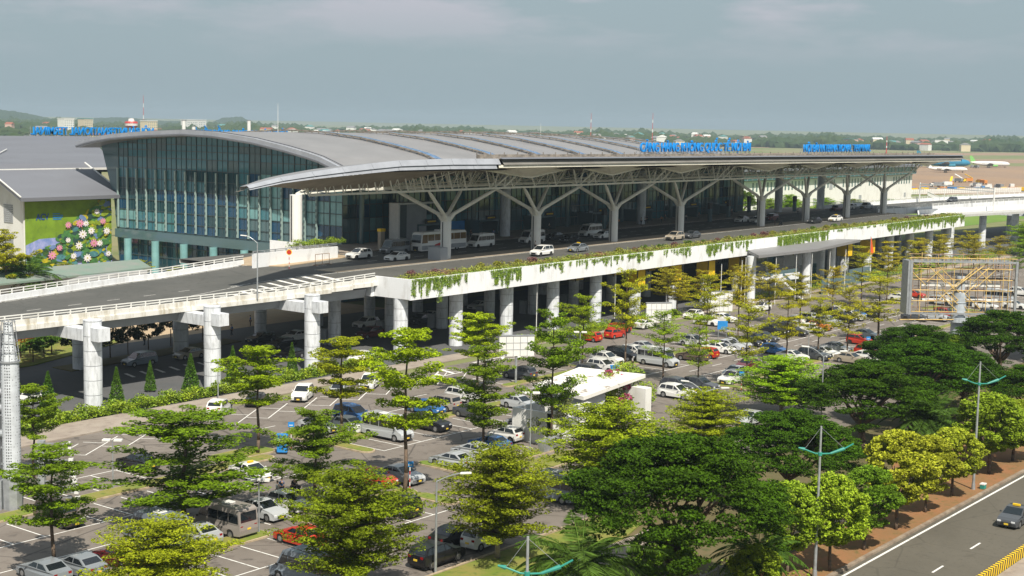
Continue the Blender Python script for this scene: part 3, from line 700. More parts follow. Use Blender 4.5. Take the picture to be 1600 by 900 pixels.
for x in COLX:
    b=MB(); zt=16.2
    if x<150: zt=21.3
    zb=10+zo(x)
    # shaft: rounded rectangular with a dark slot
    for z0,z1 in zip(np.arange(zb,zt,1.9),list(np.arange(zb+1.9,zt,1.9))+[zt]):
        b.cyl((x,147.5,z0+.03),(x,147.5,z1),.86,.86,16)
    b.cyl((x,147.5,zb),(x,147.5,zt),.82,.82,16)
    c=kb(b,'branching_column',M['whitewall'])
    s=MB(); s.box(x-.93,x-.80,147.38,147.5,zb+.1,zt-.1); s.build('slot',M['trim'],parent=c)
    if x>150:
        a=MB()
        a.cyl((x,147.5,16.1),(x,147.5,17.0),.88,.55,12)
        for sx,sy in((1,-1),(1,1),(-1,-1),(-1,1)):
            xe=x+sx*8.6; ye=147.5+sy*3.7
            a.cyl((x+sx*.3,147.5+sy*.15,16.3),(x+sx*1.2,147.5+sy*.6,17.4),.5,.34,10)
            a.cyl((x+sx*1.1,147.5+sy*.5,17.3),(xe-sx*1.6,ye-sy*.7,20.6),.3,.3,10); a.cyl((xe-sx*1.6,ye-sy*.7,20.6),(xe,ye,21.4),.3,.12,8)
            if sx>0:
                for q_ in(0,2.4): a.cyl((xe+q_-1.0,ye,21.5),(xe+q_+2.6,ye-1.2*(sy<0),24.5),.15,.15,6); a.cyl((xe+q_-1.0,ye,21.5),(xe+q_,ye,24.4),.13,.13,6)
            a.build('branch',M['steel'],parent=c); a=MB()
for x in(214,262,326,350): b=MB(); b.cyl((x,168,10),(x,168,22.5),1.0,1.0,16); kb(b,'rear_column',M['pier'])
b=MB(); xq=157.5; b.cyl((xq,166,9.5),(xq,166,20.0),1.0,1.0,18); c=kb(b,'left_column',M['whitewall']); s=MB(); s.box(xq-1.08,xq-.93,165.85,166,9.6,19.9); s.build('slot',M['trim'],parent=c)
b=MB(); b.bar((157.5,166,20.1),(168,158,21.2),.25,.25); b.bar((157.5,166,20.1),(164,166,22.6),.25,.25); kb(b,'tie_beam',M['steel'])
b=MB(); b.box(169.5,171.2,145.9,148.5,10.15,12.2); b.build('column_cabinet',M['greywall']) if False else kb(b,'column_cabinet',M['greywall'])
# canopy edge gutter and walkway on top
b=MB(); x=174
while x<360:
    z=fz(x); b.bar((x,139.5,z+.12),(x+3.4,139.5,fz(x+3.4)+.12),.5,.35); b.bar((x,142.5,z+.2),(x+3.3,142.5,z+.2),.15,.7); b.bar((x,142.5,z),(x,142.5,z+.9),.12,.12); x+=3.5
kb(b,'gutter_walkway',M['rust'])
# rooftop letters facing the road
def roof_sign(label,s,x0,x1,y,z,h,back=False,n=26,zroof=None,pk='blue',wz=0):
    t=thing('rooftop_sign',label,'sign',((x0+x1)/2,y,z-h*.9)); w=x1-x0
    o=text_obj('lettering',s,h*1.38,.18,M['blue'],t,width=w,bold=.035,loc=(0,0,h*.9),rot=(R(90),0,R(180) if back else 0))
    f=MB(); f.bar((-w/2,.2,h*.85),(w/2,.2,h*.85),.14,.14); f.bar((-w/2,2.2,.1),(w/2,2.2,.1),.14,.14); f.bar((-w/2,.25,.05),(w/2,.25,.05),.14,.14)
    for i in range(n):
        x=-w/2+w*i/(n-1); f.bar((x,.25,0),(x,.25,h*.9+h),.09,.09); f.bar((x,2.2,0),(x,.3,h*.9+h*.5),.09,.09)
        if i<n-1: f.bar((x,.25,0),(x+w/(n-1),.25,h*.85),.08,.08)
    f.build('sign_frame',M['galv'],t); return t
roof_sign('blue rooftop letters above the canopy, the longer line in Vietnamese','CẢNG HÀNG KHÔNG QUỐC TẾ NỘI BÀI',271.8,323.1,175,26.1,2.1)
roof_sign('blue rooftop letters reading INTERNATIONAL TERMINAL near the canopy right end','NỘI BÀI INTERNATIONAL TERMINAL',343,385,170,25.9,2.0)
# roof poles
for lab,x,y,z,h in(('slim white mast on the roof crest above the curved glass end',199,215,28.5,6.5),('slim white mast on the roof right of centre',289,216,27.5,4.6)):
    t=thing('roof_mast',lab,'mast',(x,y,z)); f=MB(); f.cyl((0,0,0),(0,0,h),.06,.03,6); f.build('pole',M['white'],t); f=MB(); f.cyl((0,0,0),(0,0,.5),.4,.4,8); f.build('base',M['greysteel'],t)
# ================= LEFT BUILDINGS =================
B=thing('mural_building','white building with grey pitched roof and painted lotus pond wall left of the terminal','building',(157.5,241,0)); bo=(-157.5,-241,0)
def bb(mb,name,m,**k): o=mb.build(name,m,parent=B,**k); o.location=bo; return o
b=MB(); b.add([(157.5,241,0),(177.5,241,0),(177.5,241,15.8),(157.5,241,15.8),(157.5,263,0),(157.5,263,16),(157.5,252,21),(177.5,252,21),(177.5,263,16),(177.5,263,0)],[(0,1,2,3),(0,3,6,5,4),(1,9,8,7,2),(4,5,8,9)]); bb(b,'wall',M['whitewall'])
b=MB(); b.add([(155.5,238.6,15.4),(179.3,238.6,15.4),(179.3,252,21.4),(155.5,252,21.4),(155.5,238.6,16.1),(179.3,238.6,16.1),(179.3,252,22),(155.5,252,22),(155.5,266,16),(179.3,266,16),(155.5,266,15.4),(179.3,266,15.4)],[(3,2,1,0),(4,5,6,7),(0,1,5,4),(7,6,9,8),(0,4,7,3),(1,2,6,5),(3,7,8,10),(2,11,9,6)]); bb(b,'roof',M['roofg'])
b=MB()
b.bar((155.5,238.7,16.25),(155.5,252,22.15),.25,.2); b.bar((179.3,238.7,16.25),(179.3,252,22.15),.25,.2); bb(b,'roof_trim',M['white'])
b=MB()
for yy,zz_ in((244.5,11.0),(244.5,5.5)):
    for q_ in range(9): b.box(157.38,157.48,yy,yy+3.0,zz_+q_*.4,zz_+q_*.4+.26)
bb(b,'louvre',M['greywall'])
# mural: sky-green water, violet water, pads and flowers as flat painted shapes
mu_=thing('lotus_mural','painted wall mural of green lotus leaves and white pink flowers beside the glass wall','mural',(157.7,240.9,1))
bm=MB(); bm.box(0,19.8,-.06,0,0,14.2); bm.build('mural_board',two('mural_ground',(.15,.26,.01),(.20,.34,.015),(.09,.17,.02),.3,.8),mu_)
bm=MB(); P=[(0,-.09,0),(19.8,-.09,0),(19.8,-.09,5),(12,-.09,6),(8,-.09,7.0),(3,-.09,6.9),(0,-.09,5.8)]; bm.add(P,[tuple(range(7))]); bm.build('painted_water',mat('mural_violet',(.42,.44,.75),var=0,col2=(.16,.25,.55),scale=.7),mu_)
pm=[mat('mural_leaf_a',(.30,.42,.02),var=.2,scale=2),mat('mural_leaf_b',(.07,.24,.06),var=.2,scale=2),mat('mural_leaf_c',(.60,.52,.01),var=.2,scale=2),mat('mural_leaf_d',(.08,.27,.30),var=.2,scale=2),mat('mural_leaf_e',(.02,.07,.06),var=.1),mat('mural_leaf_f',(.16,.26,.50),var=.1)]
bm=MB(); r2=random.Random(5)
def disc(mb,x,z,rx,rz,y,mi,rot=0,n=12):
    vs=[]
    for i in range(n):
        t=2*math.pi*i/n; w=1+.15*r2.random(); a=rx*w*math.cos(t); c=rz*w*math.sin(t); vs.append((min(19.7,max(.1,x+a*math.cos(rot)-c*math.sin(rot))),y,min(14.1,max(.05,z+a*math.sin(rot)+c*math.cos(rot)))))
    mb.add(vs,[tuple(range(n))],mi)
k_=0
for i in range(700):
    x=r2.uniform(.5,19.5); lim=2.5+x*.62
    z=r2.uniform(.2,13.8)
    if z>lim*1.05 or (x<7 and z>5.2): continue
    if x<6 and r2.random()<.3: continue
    k_+=1; s=r2.uniform(.35,1.05); mi=r2.choice([0,1,1,2,3,4,4,5,1,0]); disc(bm,x,z,s,s*.55,-.10-.0007*k_,mi,r2.uniform(-.6,.6))
bm.build('painted_leaves',pm,mu_)
bm=MB(); fl=[(12.0,9.6),(13.4,9.5),(11.7,5.2),(15.2,5.5),(16.6,5.4),(13.6,2.6),(7.2,5.0),(16.0,11.8),(18.3,7.8),(9.3,9.4),(18.6,3.2),(7.8,1.7),(5.5,3.6),(10.4,3.2),(12.6,7.4),(17.4,9.8),(14.6,8.0),(9.2,6.4)]
for q_,(x,z) in enumerate(fl):
    s=r2.uniform(.6,1.05)
    for j in range(9):
        t=2*math.pi*j/9+.3; disc(bm,x+math.cos(t)*s*.5,z+math.sin(t)*s*.4,s*.5,s*.17,-.52-.002*j-.03*q_/12,(0 if q_%3 else 1),t,8)
    disc(bm,x,z,s*.18,s*.14,-.58,2)
bm.build('painted_flowers',[mat('mural_white',(.85,.82,.85),var=.05),mat('mural_pink',(.75,.30,.45),var=.1),pm[2]],mu_)
text_obj('mural_lettering','ACV',1.7,.01,mat('mural_ink',(.01,.07,.30),var=0),mu_,width=2.9,bold=.04,loc=(3.8,-.12,10.6))
bm=MB()
for q_,w in enumerate((1.6,2.3,2.2,1.9)): bm.box(6.1,6.1+w,-.13,-.1,11.6-q_*.36,11.75-q_*.36)
bm.build('small_print_lines',M['cblue'],mu_)
B2=thing('back_hall','broad low grey metal roofed hall behind the mural building','building',(120,250,0))
def b2(mb,name,m): o=mb.build(name,m,parent=B2); o.location=(-120,-250,0); return o
b=MB(); b.add([(60,250,20.9),(186,250,20.9),(213,297,26.8),(87,297,26.8),(60,250,20.2),(186,250,20.2),(213,297,26.1),(87,297,26.1)],[(0,1,2,3),(7,6,5,4),(0,4,5,1),(1,5,6,2),(0,3,7,4)]); b2(b,'roof',M['roofg'])
b=MB(); b.box(60,186,249.6,250,20.7,21.15); b2(b,'eave_gutter',M['white']); b=MB(); b.box(62,184,253,300,0,20.1); b2(b,'wall',M['greywall'])
b=MB(); 
for q_ in range(14): b.box(150+q_*2.6,151.3+q_*2.6,252.7,252.95,16.5,16.9)
b2(b,'window_strip',M['white']); b=MB(); b.box(62,184,252.8,252.98,17.6,20.1); b2(b,'dark_recess',M['trim'])  # flat black strip stands in for the shade of a recess under the eave
b=MB(); b.add([(128,262,22.55),(160,262,22.55),(171,274,23.98),(139,274,23.98),(128,262,22.2),(160,262,22.2)],[(0,1,2,3),(0,4,5,1)]); b2(b,'roof_opening',M['trim'])
b=MB(); b.bar((126,261.4,22.7),(163,261.4,22.7),.25,.35); b.bar((163,261.4,22.7),(176,275,24.3),.2,.2); b2(b,'opening_edge',M['white'])
def rsl(label,s,px0,px1,h=3.0): pass
roof_sign('blue rooftop letters seen from behind on the back hall at far left','NỘI BÀI INTERNATIONAL TERMINAL',198.5,234.5,300,27.1,1.9,back=True,n=26)
roof_sign('blue rooftop letters seen from behind, beyond the curved roof crest','CẢNG HÀNG KHÔNG QUỐC TẾ NỘI BÀI',243.5,281.5,300,26.8,1.9,back=True,n=26)
for lab,x,h in(('white roof vent pipe, leftmost of the group above the glass end',221.5,4.6),('white roof vent drum beside the leftmost pipe',224.5,3.2),('tall white roof vent drum between the rooftop letters',242,4.8)):
    t=thing('roof_vent',lab,'vent',(x,272,26.5)); f=MB(); f.cyl((0,0,0),(0,0,h),.45,.45,12); f.build('drum',M['white'],t); f=MB(); f.cyl((0,0,h),(0,0,h+.15),.52,.52,12); f.build('rim',M['greysteel'],t)
# white pier building on the right with glass storey
B3=thing('pier_building','long white building with narrow vertical windows and glass storey beyond the canopy columns','building',(486,265,0))
def b3(mb,name,m,**k): o=mb.build(name,m,parent=B3,**k); o.location=(-486,-265,0); return o
b=MB(); b.box(400,649,265,290,0,11.6); b3(b,'wall',M['whitewall'])
b=MB(); b.box(330,649,263,291,11.8,15.2); b3(b,'glass_storey',M['gmid'])
b=MB(); b.box(330,651,261,292,15.2,16.2); b3(b,'roof',M['roofg'])
b=MB()
for i in range(80): b.box(332+i*4,332.25+i*4,262.8,263,11.8,15.2)
b3(b,'mullion',M['galv'])
b=MB(); b.box(400,649,264.85,265,11.2,11.8); b3(b,'string_course',M['fascia'])
for i in range(52):
    x=492+i*3.0
    if i%9 in(7,8): continue
    b=MB(); b.box(x,x+1.1,264.9,265.02,7.2,10.6); b3(b,'window',M['ggrey'])
for x,w,z0,z1 in((560,3,6.5,10.5),(525,2.6,.3,3.2),(545,2.6,.3,3.2),(590,2.6,.3,3.2),(615,4,6,11),(640,2,1,3)):
    b=MB(); b.box(x,x+w,264.88,265.02,z0,z1); b3(b,'door',M['greywall'])
# ================= VEGETATION =================
def limb(mb,p0,p1,r0,r1,n=6,wob=.15,seg=3):
    p0=Vector(p0);p1=Vector(p1); pr=p0; 
    for i in range(1,seg+1):
        t=i/seg; q=p0.lerp(p1,t)+(Vector((random.uniform(-1,1),random.uniform(-1,1),random.uniform(-.3,.3)))*wob if i<seg else Vector()); mb.cyl(pr,q,r0+(r1-r0)*(t-1/seg),r0+(r1-r0)*t,n); pr=q
def pads(cent,rad,flat,n):
    "points in flat ellipsoid pads, denser at the rim top"
    out=[]
    for (c,r,k) in zip(cent,rad,n):
        u=rng.normal(size=(k,3)); u/=np.linalg.norm(u,axis=1)[:,None]; u*=rng.uniform(.35,1,k)[:,None]**.5
        u[:,0:2]*=r; u[:,2]*=r*flat; out.append(u+np.array(c))
    return np.vstack(out)
def proto_T(seed,tiers=8,dens=1.0,base=.36):
    random.seed(seed)
    t=thing('almond_tree','x','tree'); tr=MB(); limb(tr,(0,0,0),(0,0,9.8),.15,.04,8,.09,7)
    c=[];r=[];n=[];br=MB()
    for k in range(tiers):
        f=k/(tiers-1); z=10*(base+(1-base)*f)-.3; R_=3.7*max(.12,math.sin(math.pi*(.27+.58*f)))**.9*random.uniform(.74,1.15); nb=random.randint(5,7); a0=random.uniform(0,6)
        for j in range(nb):
            a=a0+6.283*j/nb+random.uniform(-.35,.35); Rb=R_*random.uniform(.5,1.18); rise=random.uniform(.05,.42)*Rb; z=z+random.uniform(-.25,.25)
            tip=(Rb*math.cos(a),Rb*math.sin(a),z+rise); limb(br,(0,0,z-.15),tip,.05,.015,4,.06,2)
            m=max(2,int(Rb/.55))
            for q in range(m):
                s=(q+.9)/m; w=random.uniform(.48,.86)*(1.15-.30*s); 
                c.append((tip[0]*s+random.uniform(-.3,.3),tip[1]*s+random.uniform(-.3,.3),z+rise*s+random.uniform(-.08,.14))); r.append(w); n.append(int(98*dens*w/.5))
    c+=[(0,0,9.7),(.5,.2,9.4),(-.4,-.3,9.5)]; r+=[.45,.6,.55]; n+=[50,60,60]
    P=pads(c,r,.30,n); leaves('crown',P,.105,M['leaf'],t,up=1.6,aspect=.55)
    tr.build('trunk',M['bark'],t,smooth=True); b=br.build('branch',M['bark'],t); return t
def proto_D(seed,N_=20000):
    "dense layered crown, upswept sprays"
    random.seed(seed)
    t=thing('almond_tree','x','tree'); tr=MB(); limb(tr,(0,0,0),(0,0,6.5),.20,.09,8,.1,4); br=MB(); c=[];r=[];n=[]
    tiers=12
    for k in range(tiers):
        f=k/(tiers-1); z=2.3+6.9*f; R_=4.3*math.sin(math.pi*(.30+.62*f))**.8*random.uniform(.88,1.06); nb=int(8+4*random.random()); a0=random.uniform(0,6)
        for j in range(nb):
            a=a0+6.283*j/nb+random.uniform(-.3,.3); Rb=R_*random.uniform(.6,1.14); rise=Rb*random.uniform(.12,.45)
            tip=(Rb*math.cos(a),Rb*math.sin(a),z+rise*.6); limb(br,(0,0,max(2,z-.7)),tip,.05,.015,4,.08,2)
            m=max(2,int(Rb/.55))
            for q in range(m):
                s=(q+1)/m; w=random.uniform(.45,.82); c.append((tip[0]*s+random.uniform(-.3,.3),tip[1]*s+random.uniform(-.3,.3),z-.4+(rise+.4)*s+random.uniform(-.1,.1))); r.append(w); n.append(int(66*w/.5))
    P=pads(c,r,.26,n); leaves('crown',P,.092,M['leaf'],t,up=1.2,aspect=.6)
    tr.build('trunk',M['whitebark'],t,smooth=True); br.build('branch',M['bark'],t); return t
def proto_B(seed):
    "broad dark rain tree: dome of feathery pads, radius 7, height 10"
    random.seed(seed)
    t=thing('rain_tree','x','tree'); tr=MB(); limb(tr,(0,0,0),(.3,.2,3.2),.38,.30,10,.1,3); br=MB(); c=[];r=[];n=[]
    for k in range(9):
        a=k*6.283/9+random.uniform(-.3,.3); Rr=random.uniform(3.2,5.6); h=random.uniform(6.0,8.4); limb(br,(.3,.2,3.0),(Rr*math.cos(a),Rr*math.sin(a),h),.22,.06,6,.35,4)
        limb(br,(Rr*.5*math.cos(a),Rr*.5*math.sin(a),(h+3)/2+.5),(Rr*.8*math.cos(a+.5),Rr*.8*math.sin(a+.5),h+.6),.1,.04,5,.2,3)
    for i in range(520):
        f=random.random()**.5; a=random.uniform(0,6.283); Rr=7*f*(1+.10*math.sin(3*a+seed)+.08*math.sin(5*a+1.3*seed)); zt=9.6-3.9*f**2.2+random.uniform(-.45,.35)+.5*math.sin(2.1*Rr+a*2)
        if random.random()<.25: zt-=random.uniform(.8,2.3)
        w=random.uniform(.6,1.15); c.append((Rr*math.cos(a),Rr*math.sin(a),zt)); r.append(w); n.append(int(185*w))
    P=pads(c,r,.24,n); leaves('crown',P,.115,M['leafd'],t,up=1.3,aspect=.55)
    tr.build('trunk',M['bark'],t,smooth=True); br.build('branch',M['bark'],t); return t
def proto_C(seed):
    "round bushy tree, height 8 crown dia 5"
    random.seed(seed)
    t=thing('roadside_tree','x','tree'); tr=MB(); limb(tr,(0,0,0),(0,.1,3.2),.14,.11,8,.05,3); br=MB(); c=[];r=[];n=[]
    for k in range(8):
        a=k*.785+random.uniform(-.3,.3); limb(br,(0,.1,2.4),(1.7*math.cos(a),1.7*math.sin(a),random.uniform(4.5,6.6)),.07,.02,5,.15,3)
    for i in range(260):
        a=random.uniform(0,6.283); f=random.uniform(-1,1); Rr=2.5*math.sqrt(1-f*f)*(1+.12*math.sin(3*a+seed)+.1*math.sin(7*f+a))*random.uniform(.82,1.05)
        if random.random()<.2: Rr*=random.uniform(.4,.8)
        z=5.1+2.75*f*(1 if f>0 else .95); w=random.uniform(.24,.5); c.append((Rr*math.cos(a),Rr*math.sin(a),z)); r.append(w); n.append(int(74*w/.35))
    P=pads(c,r,.75,n); leaves('crown',P,.12,M['leaf'],t,up=.7,aspect=.62)
    tr.build('trunk',M['bark'],t,smooth=True); br.build('branch',M['bark'],t); return t
def proto_P(seed,nf=22,fl=3.6,h=5.5):
    random.seed(seed)
    t=thing('palm_tree','x','tree'); tr=MB(); limb(tr,(0,0,0),(.15,.1,h),.24,.17,10,.05,4); tr.build('trunk',M['bark'],t,smooth=True)
    P=[];D=[];st=MB()
    for k in range(nf):
        a=k*2.399+random.uniform(-.2,.2); el=random.uniform(.1,1.1); L_=fl*random.uniform(.8,1.15); p=Vector((.15,.1,h)); d=Vector((math.cos(a)*math.cos(el),math.sin(a)*math.cos(el),math.sin(el))); pts=[p]
        for s in range(14):
            d=(d+Vector((0,0,-.13*(1.2-el*.5)))).normalized(); p=p+d*L_/14; pts.append(p)
            side=d.cross(Vector((0,0,1))).normalized()
            if s>1:
                for sg in(-1,1):
                    for q in range(4):
                        le=.85*math.sin(math.pi*(s/15+.1)); dd=(side*sg+d*.5+Vector((0,0,-.35))).normalized(); pp=p-d*(L_/14)*q/4
                        P.append(pp+dd*le*.5); D.append((dd,le))
        st.path(pts,.03,4)
    n=len(P); V=np.empty((n,4,3))
    for i,(p,(d,le)) in enumerate(zip(P,D)):
        w=Vector((random.uniform(-1,1),random.uniform(-1,1),random.uniform(-1,1))).cross(d).normalized()*.04; V[i]=[p-d*le*.5,p-w,p+d*le*.5,p+w]
    me=bpy.data.meshes.new('fronds'); me.from_pydata(V.reshape(-1,3).tolist(),[],[(4*i,4*i+1,4*i+2,4*i+3) for i in range(n)]); me.materials.append(M['leaf']); o=bpy.data.objects.new('fronds',me); C.objects.link(o); o.parent=t
    st.build('frond_stalk',M['leafd'],t); return t
def proto_Y(seed):
    random.seed(seed); t=thing('cypress_tree','x','tree'); tr=MB(); tr.cyl((0,0,0),(0,0,1),.08,.06,6); tr.build('trunk',M['bark'],t)
    n=3200; z=rng.uniform(0,1,n)**1.3; a=rng.uniform(0,6.283,n); R_=(1-z)**.85*np.sqrt(rng.uniform(.5,1,n))*.9*(1+.1*np.sin(5*a+9*z)); P=np.stack([R_*np.cos(a),R_*np.sin(a),.3+z*4.3],1); leaves('crown',P,.10,M['leaf'],t,up=.2); return t
def proto_S(seed,dens=900,h=2.6):
    "small topiary or orange garden tree, height 2.6 crown 2"
    random.seed(seed); t=thing('garden_tree','x','tree'); tr=MB(); limb(tr,(0,0,0),(0,0,1.6),.06,.04,6,.05,2); tr.build('trunk',M['bark'],t)
    c=[];r=[];n=[]
    for i in range(26):
        a=random.uniform(0,6.283); f=random.uniform(-.6,1); q=.85*math.sqrt(1-f*f); c.append((q*math.cos(a),q*math.sin(a),1.8+.7*f)); r.append(random.uniform(.22,.4)); n.append(55)
    leaves('crown',pads(c,r,.7,n),.1,M['leaf'],t,up=.5); return t
def proto_shrub(seed):
    random.seed(seed); t=thing('shrub','x','shrub'); c=[];r=[];n=[]
    for i in range(14): a=random.uniform(0,6.28); q=random.uniform(0,.6); c.append((q*math.cos(a),q*math.sin(a),random.uniform(.2,.75))); r.append(random.uniform(.2,.35)); n.append(40)
    leaves('foliage',pads(c,r,.8,n),.09,M['leaf'],t,up=.5); tr=MB(); tr.cyl((0,0,0),(0,0,.4),.05,.04,5); tr.build('stem',M['bark'],t); return t
PT=[proto_T(1,6,1.1,.38),proto_T(2,5,1.2,.44),proto_T(3,7,1.0,.30),proto_T(4,5,1.15,.5),proto_T(20,7,1.0,.24)]; PX=[proto_T(31,5,.5,.45),proto_T(32,6,.42,.5),proto_T(33,5,.55,.38),proto_T(34,6,.5,.42)]; PD=[proto_D(5),proto_D(6)]; PB=[proto_B(7),proto_B(8),proto_B(9)]; PC=[proto_C(10),proto_C(11),proto_C(12)]
PP=[proto_P(13,40,4.4,3.6),proto_P(14,22)]; PY=[proto_Y(15)]; PS=[proto_S(16),proto_S(17)]; PH=[proto_shrub(18),proto_shrub(19)]
PROTO={'X':(PX,8.4,10.1),'T':(PT,7.0,10.1),'D':(PD,7.6,9.6),'B':(PB,14.3,10.1),'C':(PC,5.3,8.1),'P':(PP,1,7.4),'Y':(PY,1.75,4.6),'S':(PS,2.3,2.9),'H':(PH,1.5,1.0)}
reg(None)
TINT={'T':dict(g=(.20,.31,.010),b=(.31,.43,.010),y=(.40,.42,.012),o=(.46,.41,.02)),
 'D':dict(g=(.22,.30,.010),y=(.28,.34,.012),b=(.28,.44,.012)),'B':dict(d=(.045,.105,.004),m=(.12,.20,.01)),
 'C':dict(l=(.29,.40,.025),m=(.20,.34,.02),Y=(.36,.41,.03)),'P':dict(g=(.08,.16,.02)),'Y':dict(g=(.10,.21,.02)),
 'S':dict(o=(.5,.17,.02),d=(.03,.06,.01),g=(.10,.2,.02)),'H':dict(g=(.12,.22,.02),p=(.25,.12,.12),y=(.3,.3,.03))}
CN={('T','g'):'green',('T','b'):'bright green',('T','y'):'yellow-green',('T','o'):'orange tinged'}
tree_entries=[]   # (kind,x,y,z,h,w,tint,labelbase)
def proj(x,y,z=0):
    c,s=math.cos(R(PHI)),math.sin(R(PHI)); a=x*c+y*s; u=x*s-y*c; w=z-32; p=R(PITCH); zc=a*math.cos(p)-w*math.sin(p); vv=-(w*math.cos(p)+a*math.sin(p)); return 800+u/zc*2222, 450+vv/zc*2222
ORD=['first','second','third','fourth','fifth','sixth','seventh','eighth','ninth','tenth','eleventh','twelfth','thirteenth','fourteenth','fifteenth','sixteenth','seventeenth','eighteenth','nineteenth','twentieth']
def unique(entries):
    "entries: dicts with base label and x,y ; same base labels get their order from the left as seen from the camera"
    g={}
    for e in entries: g.setdefault(e['base'],[]).append(e)
    for k,l in g.items():
        l.sort(key=lambda e:proj(e['x'],e['y'],e.get('z',0))[0])
        for i,e in enumerate(l): e['label']=k if len(l)==1 else (k+', '+(('leftmost' if i==0 else 'rightmost' if i==len(l)-1 else ORD[i]+' from the left') if len(l)<21 else str(i+1)+'th from the left'))
TREES=[
('T',56.6,84.0,9.0,7.3,'g'),
('T',71.3,108.3,8.3,5.3,'g'),
('T',70.5,86.8,9.2,9.8,'g'),
('T',79.7,81.8,8.4,7.2,'g'),
('T',90.7,100.8,10.4,7.6,'b'),
('T',101.6,100.5,10.0,7.0,'y'),
('T',89.2,80.5,14.2,8.2,'b'),
('T',129.0,105.0,9.6,7.2,'b'),
('T',106.3,85.7,10.0,6.2,'g'),
('T',112.0,81.6,13.0,6.0,'g'),
('T',153.2,106.8,9.4,6.4,'b'),
('T',158.5,103.5,12.7,6.7,'y'),
('T',152.2,93.6,8.7,6.3,'b'),
('T',202.6,124.1,9.9,7.7,'o'),
('T',178.4,102.6,12.6,6.7,'y'),
('T',188.9,103.2,12.6,5.8,'o'),
('T',156.0,83.9,10.0,6.8,'y'),
('T',175.9,88.5,11.2,6.8,'y'),
('T',181.1,86.3,10.2,6.4,'y'),
('T',187.2,84.7,11.5,6.3,'o'),
('T',202.5,86.8,11.2,9.7,'y'),
('T',209.4,108.9,11.6,6.3,'o'),
('T',209.8,103.4,9.9,6.7,'o'),
('T',220.9,103.0,10.8,6.5,'o'),
('T',242.7,107.6,10.9,7.0,'y'),
('T',253.7,107.4,11.9,6.6,'o'),
('T',272.9,110.3,11.6,6.4,'o'),
('T',294.7,113.5,11.7,6.8,'o'),
('T',311.4,112.0,10.3,7.8,'o'),
('T',326.2,111.4,9.9,7.4,'o'),
('T',308.3,101.0,9.7,5.5,'g'),
('T',149.1,86.7,8.9,5.4,'b'),
('D',80.1,63.0,8.5,7.7,'y'),
('D',97.9,65.3,8.8,8.6,'y'),
('D',66.9,65.0,8.8,8.1,'g'),
('D',54.7,69.8,7.1,7.4,'y'),
('D',141.6,71.5,6.8,8.4,'b'),
('D',120.1,68.6,6.4,6.9,'y'),
('B',80.0,47.9,11.5,14.1,'d'),
('B',107.5,53.1,8.3,11.6,'d'),
('B',132.1,57.6,8.8,13.7,'d'),
('B',146.1,57.9,9.4,12.4,'d'),
('B',156.4,56.8,7.5,10.8,'d'),
('B',180.0,60.6,9.3,12.2,'d'),
('B',155.1,49.2,6.8,7.7,'d'),
('B',174.7,66.2,6.6,9.8,'m'),
('C',90.8,44.9,7.0,3.9,'l'),
('C',93.5,42.9,7.4,5.1,'l'),
('C',100.1,43.2,6.7,4.4,'m'),
('C',107.1,43.6,8.3,5.4,'Y'),
('C',113.7,43.8,6.7,4.8,'Y'),
('C',120.6,44.1,6.3,4.8,'Y'),
('C',131.0,44.5,7.9,6.6,'l'),
('C',137.8,44.6,6.2,5.6,'l'),
('C',83.2,43.4,4.4,3.4,'l'),
('C',78.0,47.4,6.1,3.8,'m'),
('P',72.1,49.7,8.8,0.0,'g'),
('P',85.5,44.6,5.9,0.0,'g'),
('P',132.6,51.1,8.2,0.0,'g'),
('P',131.4,200.0,12.3,0.0,'g'),
('Y',95.0,128.4,4.6,1.8,'g'),
('Y',88.0,130.8,4.7,1.8,'g'),
('Y',103.5,133.5,3.7,1.2,'g'),
('Y',106.7,130.1,4.5,1.8,'g'),
('Y',114.4,131.6,4.4,1.6,'g'),
('Y',122.7,130.0,4.1,1.4,'g'),
('Y',136.4,133.5,2.8,1.0,'g'),

]
TE=[]
def region(x,y):
    if y>124: return 'beyond the elevated road'
    if y>112: return 'beside the far walkway'
    if x<100: return 'in the left car park' if y>75 else 'on the near kerb'
    if x<150: return 'in the middle car park'
    if x<215: return 'in the right car park'
    return 'in the far right rows'
for (k,x,y,h,w,c) in TREES:
    if k=='T': base=f"layered {CN[(k,c)]} almond tree {region(x,y)}"
    elif k=='D': base={'g':'dense dark green almond tree','y':'dense yellowish almond tree','b':'dense bright green almond tree'}[c]+' '+region(x,y)
    elif k=='B': base='broad dark rain tree between car park and main road' if c=='d' else 'broad mid green rain tree between car park and main road'
    elif k=='C': base={'l':'round light green roadside tree on the red soil strip','m':'round mid green roadside tree on the red soil strip','Y':'round yellow roadside tree on the red soil strip'}[c]
    elif k=='P': base='palm tree '+('at the foot of the mural building' if y>150 else 'between the dark rain trees')
    elif k=='Y': base='pointed green cypress in the hedge beside the elevated road'
    TE.append(dict(k=k,x=x,y=y,z=0,h=h,w=w,c=c,base=base))
def addt(k,x,y,h,w,c,base,z=0): TE.append(dict(k=k,x=x,y=y,z=z,h=h,w=w,c=c,base=base))
# garden trees seen under the elevated road
for x,y in((99,160.5),(102.5,161.5),(106,163.5),(109,166),(103.5,166.5),(112,169),(98,165),(115,171)): addt('S',x,y,4.2,3.6,'o','small orange tree on the lawn under the road')
for x,y in((105.5,160),(108.5,162),(101,158.9),(111,164)): addt('S',x,y,3.4,3.4,'g','small green tree on the lawn under the road')
for x,y in((108.6,155.2),(111.5,155.6),(114.5,156),(117.8,156.6),(121.5,157),(126.5,158.5),(129.5,158.8),(133,159.5),(99.5,158.3)): addt('S',x,y,4.4,3.6,'d','dark clipped tree on the shaded verge under the road')
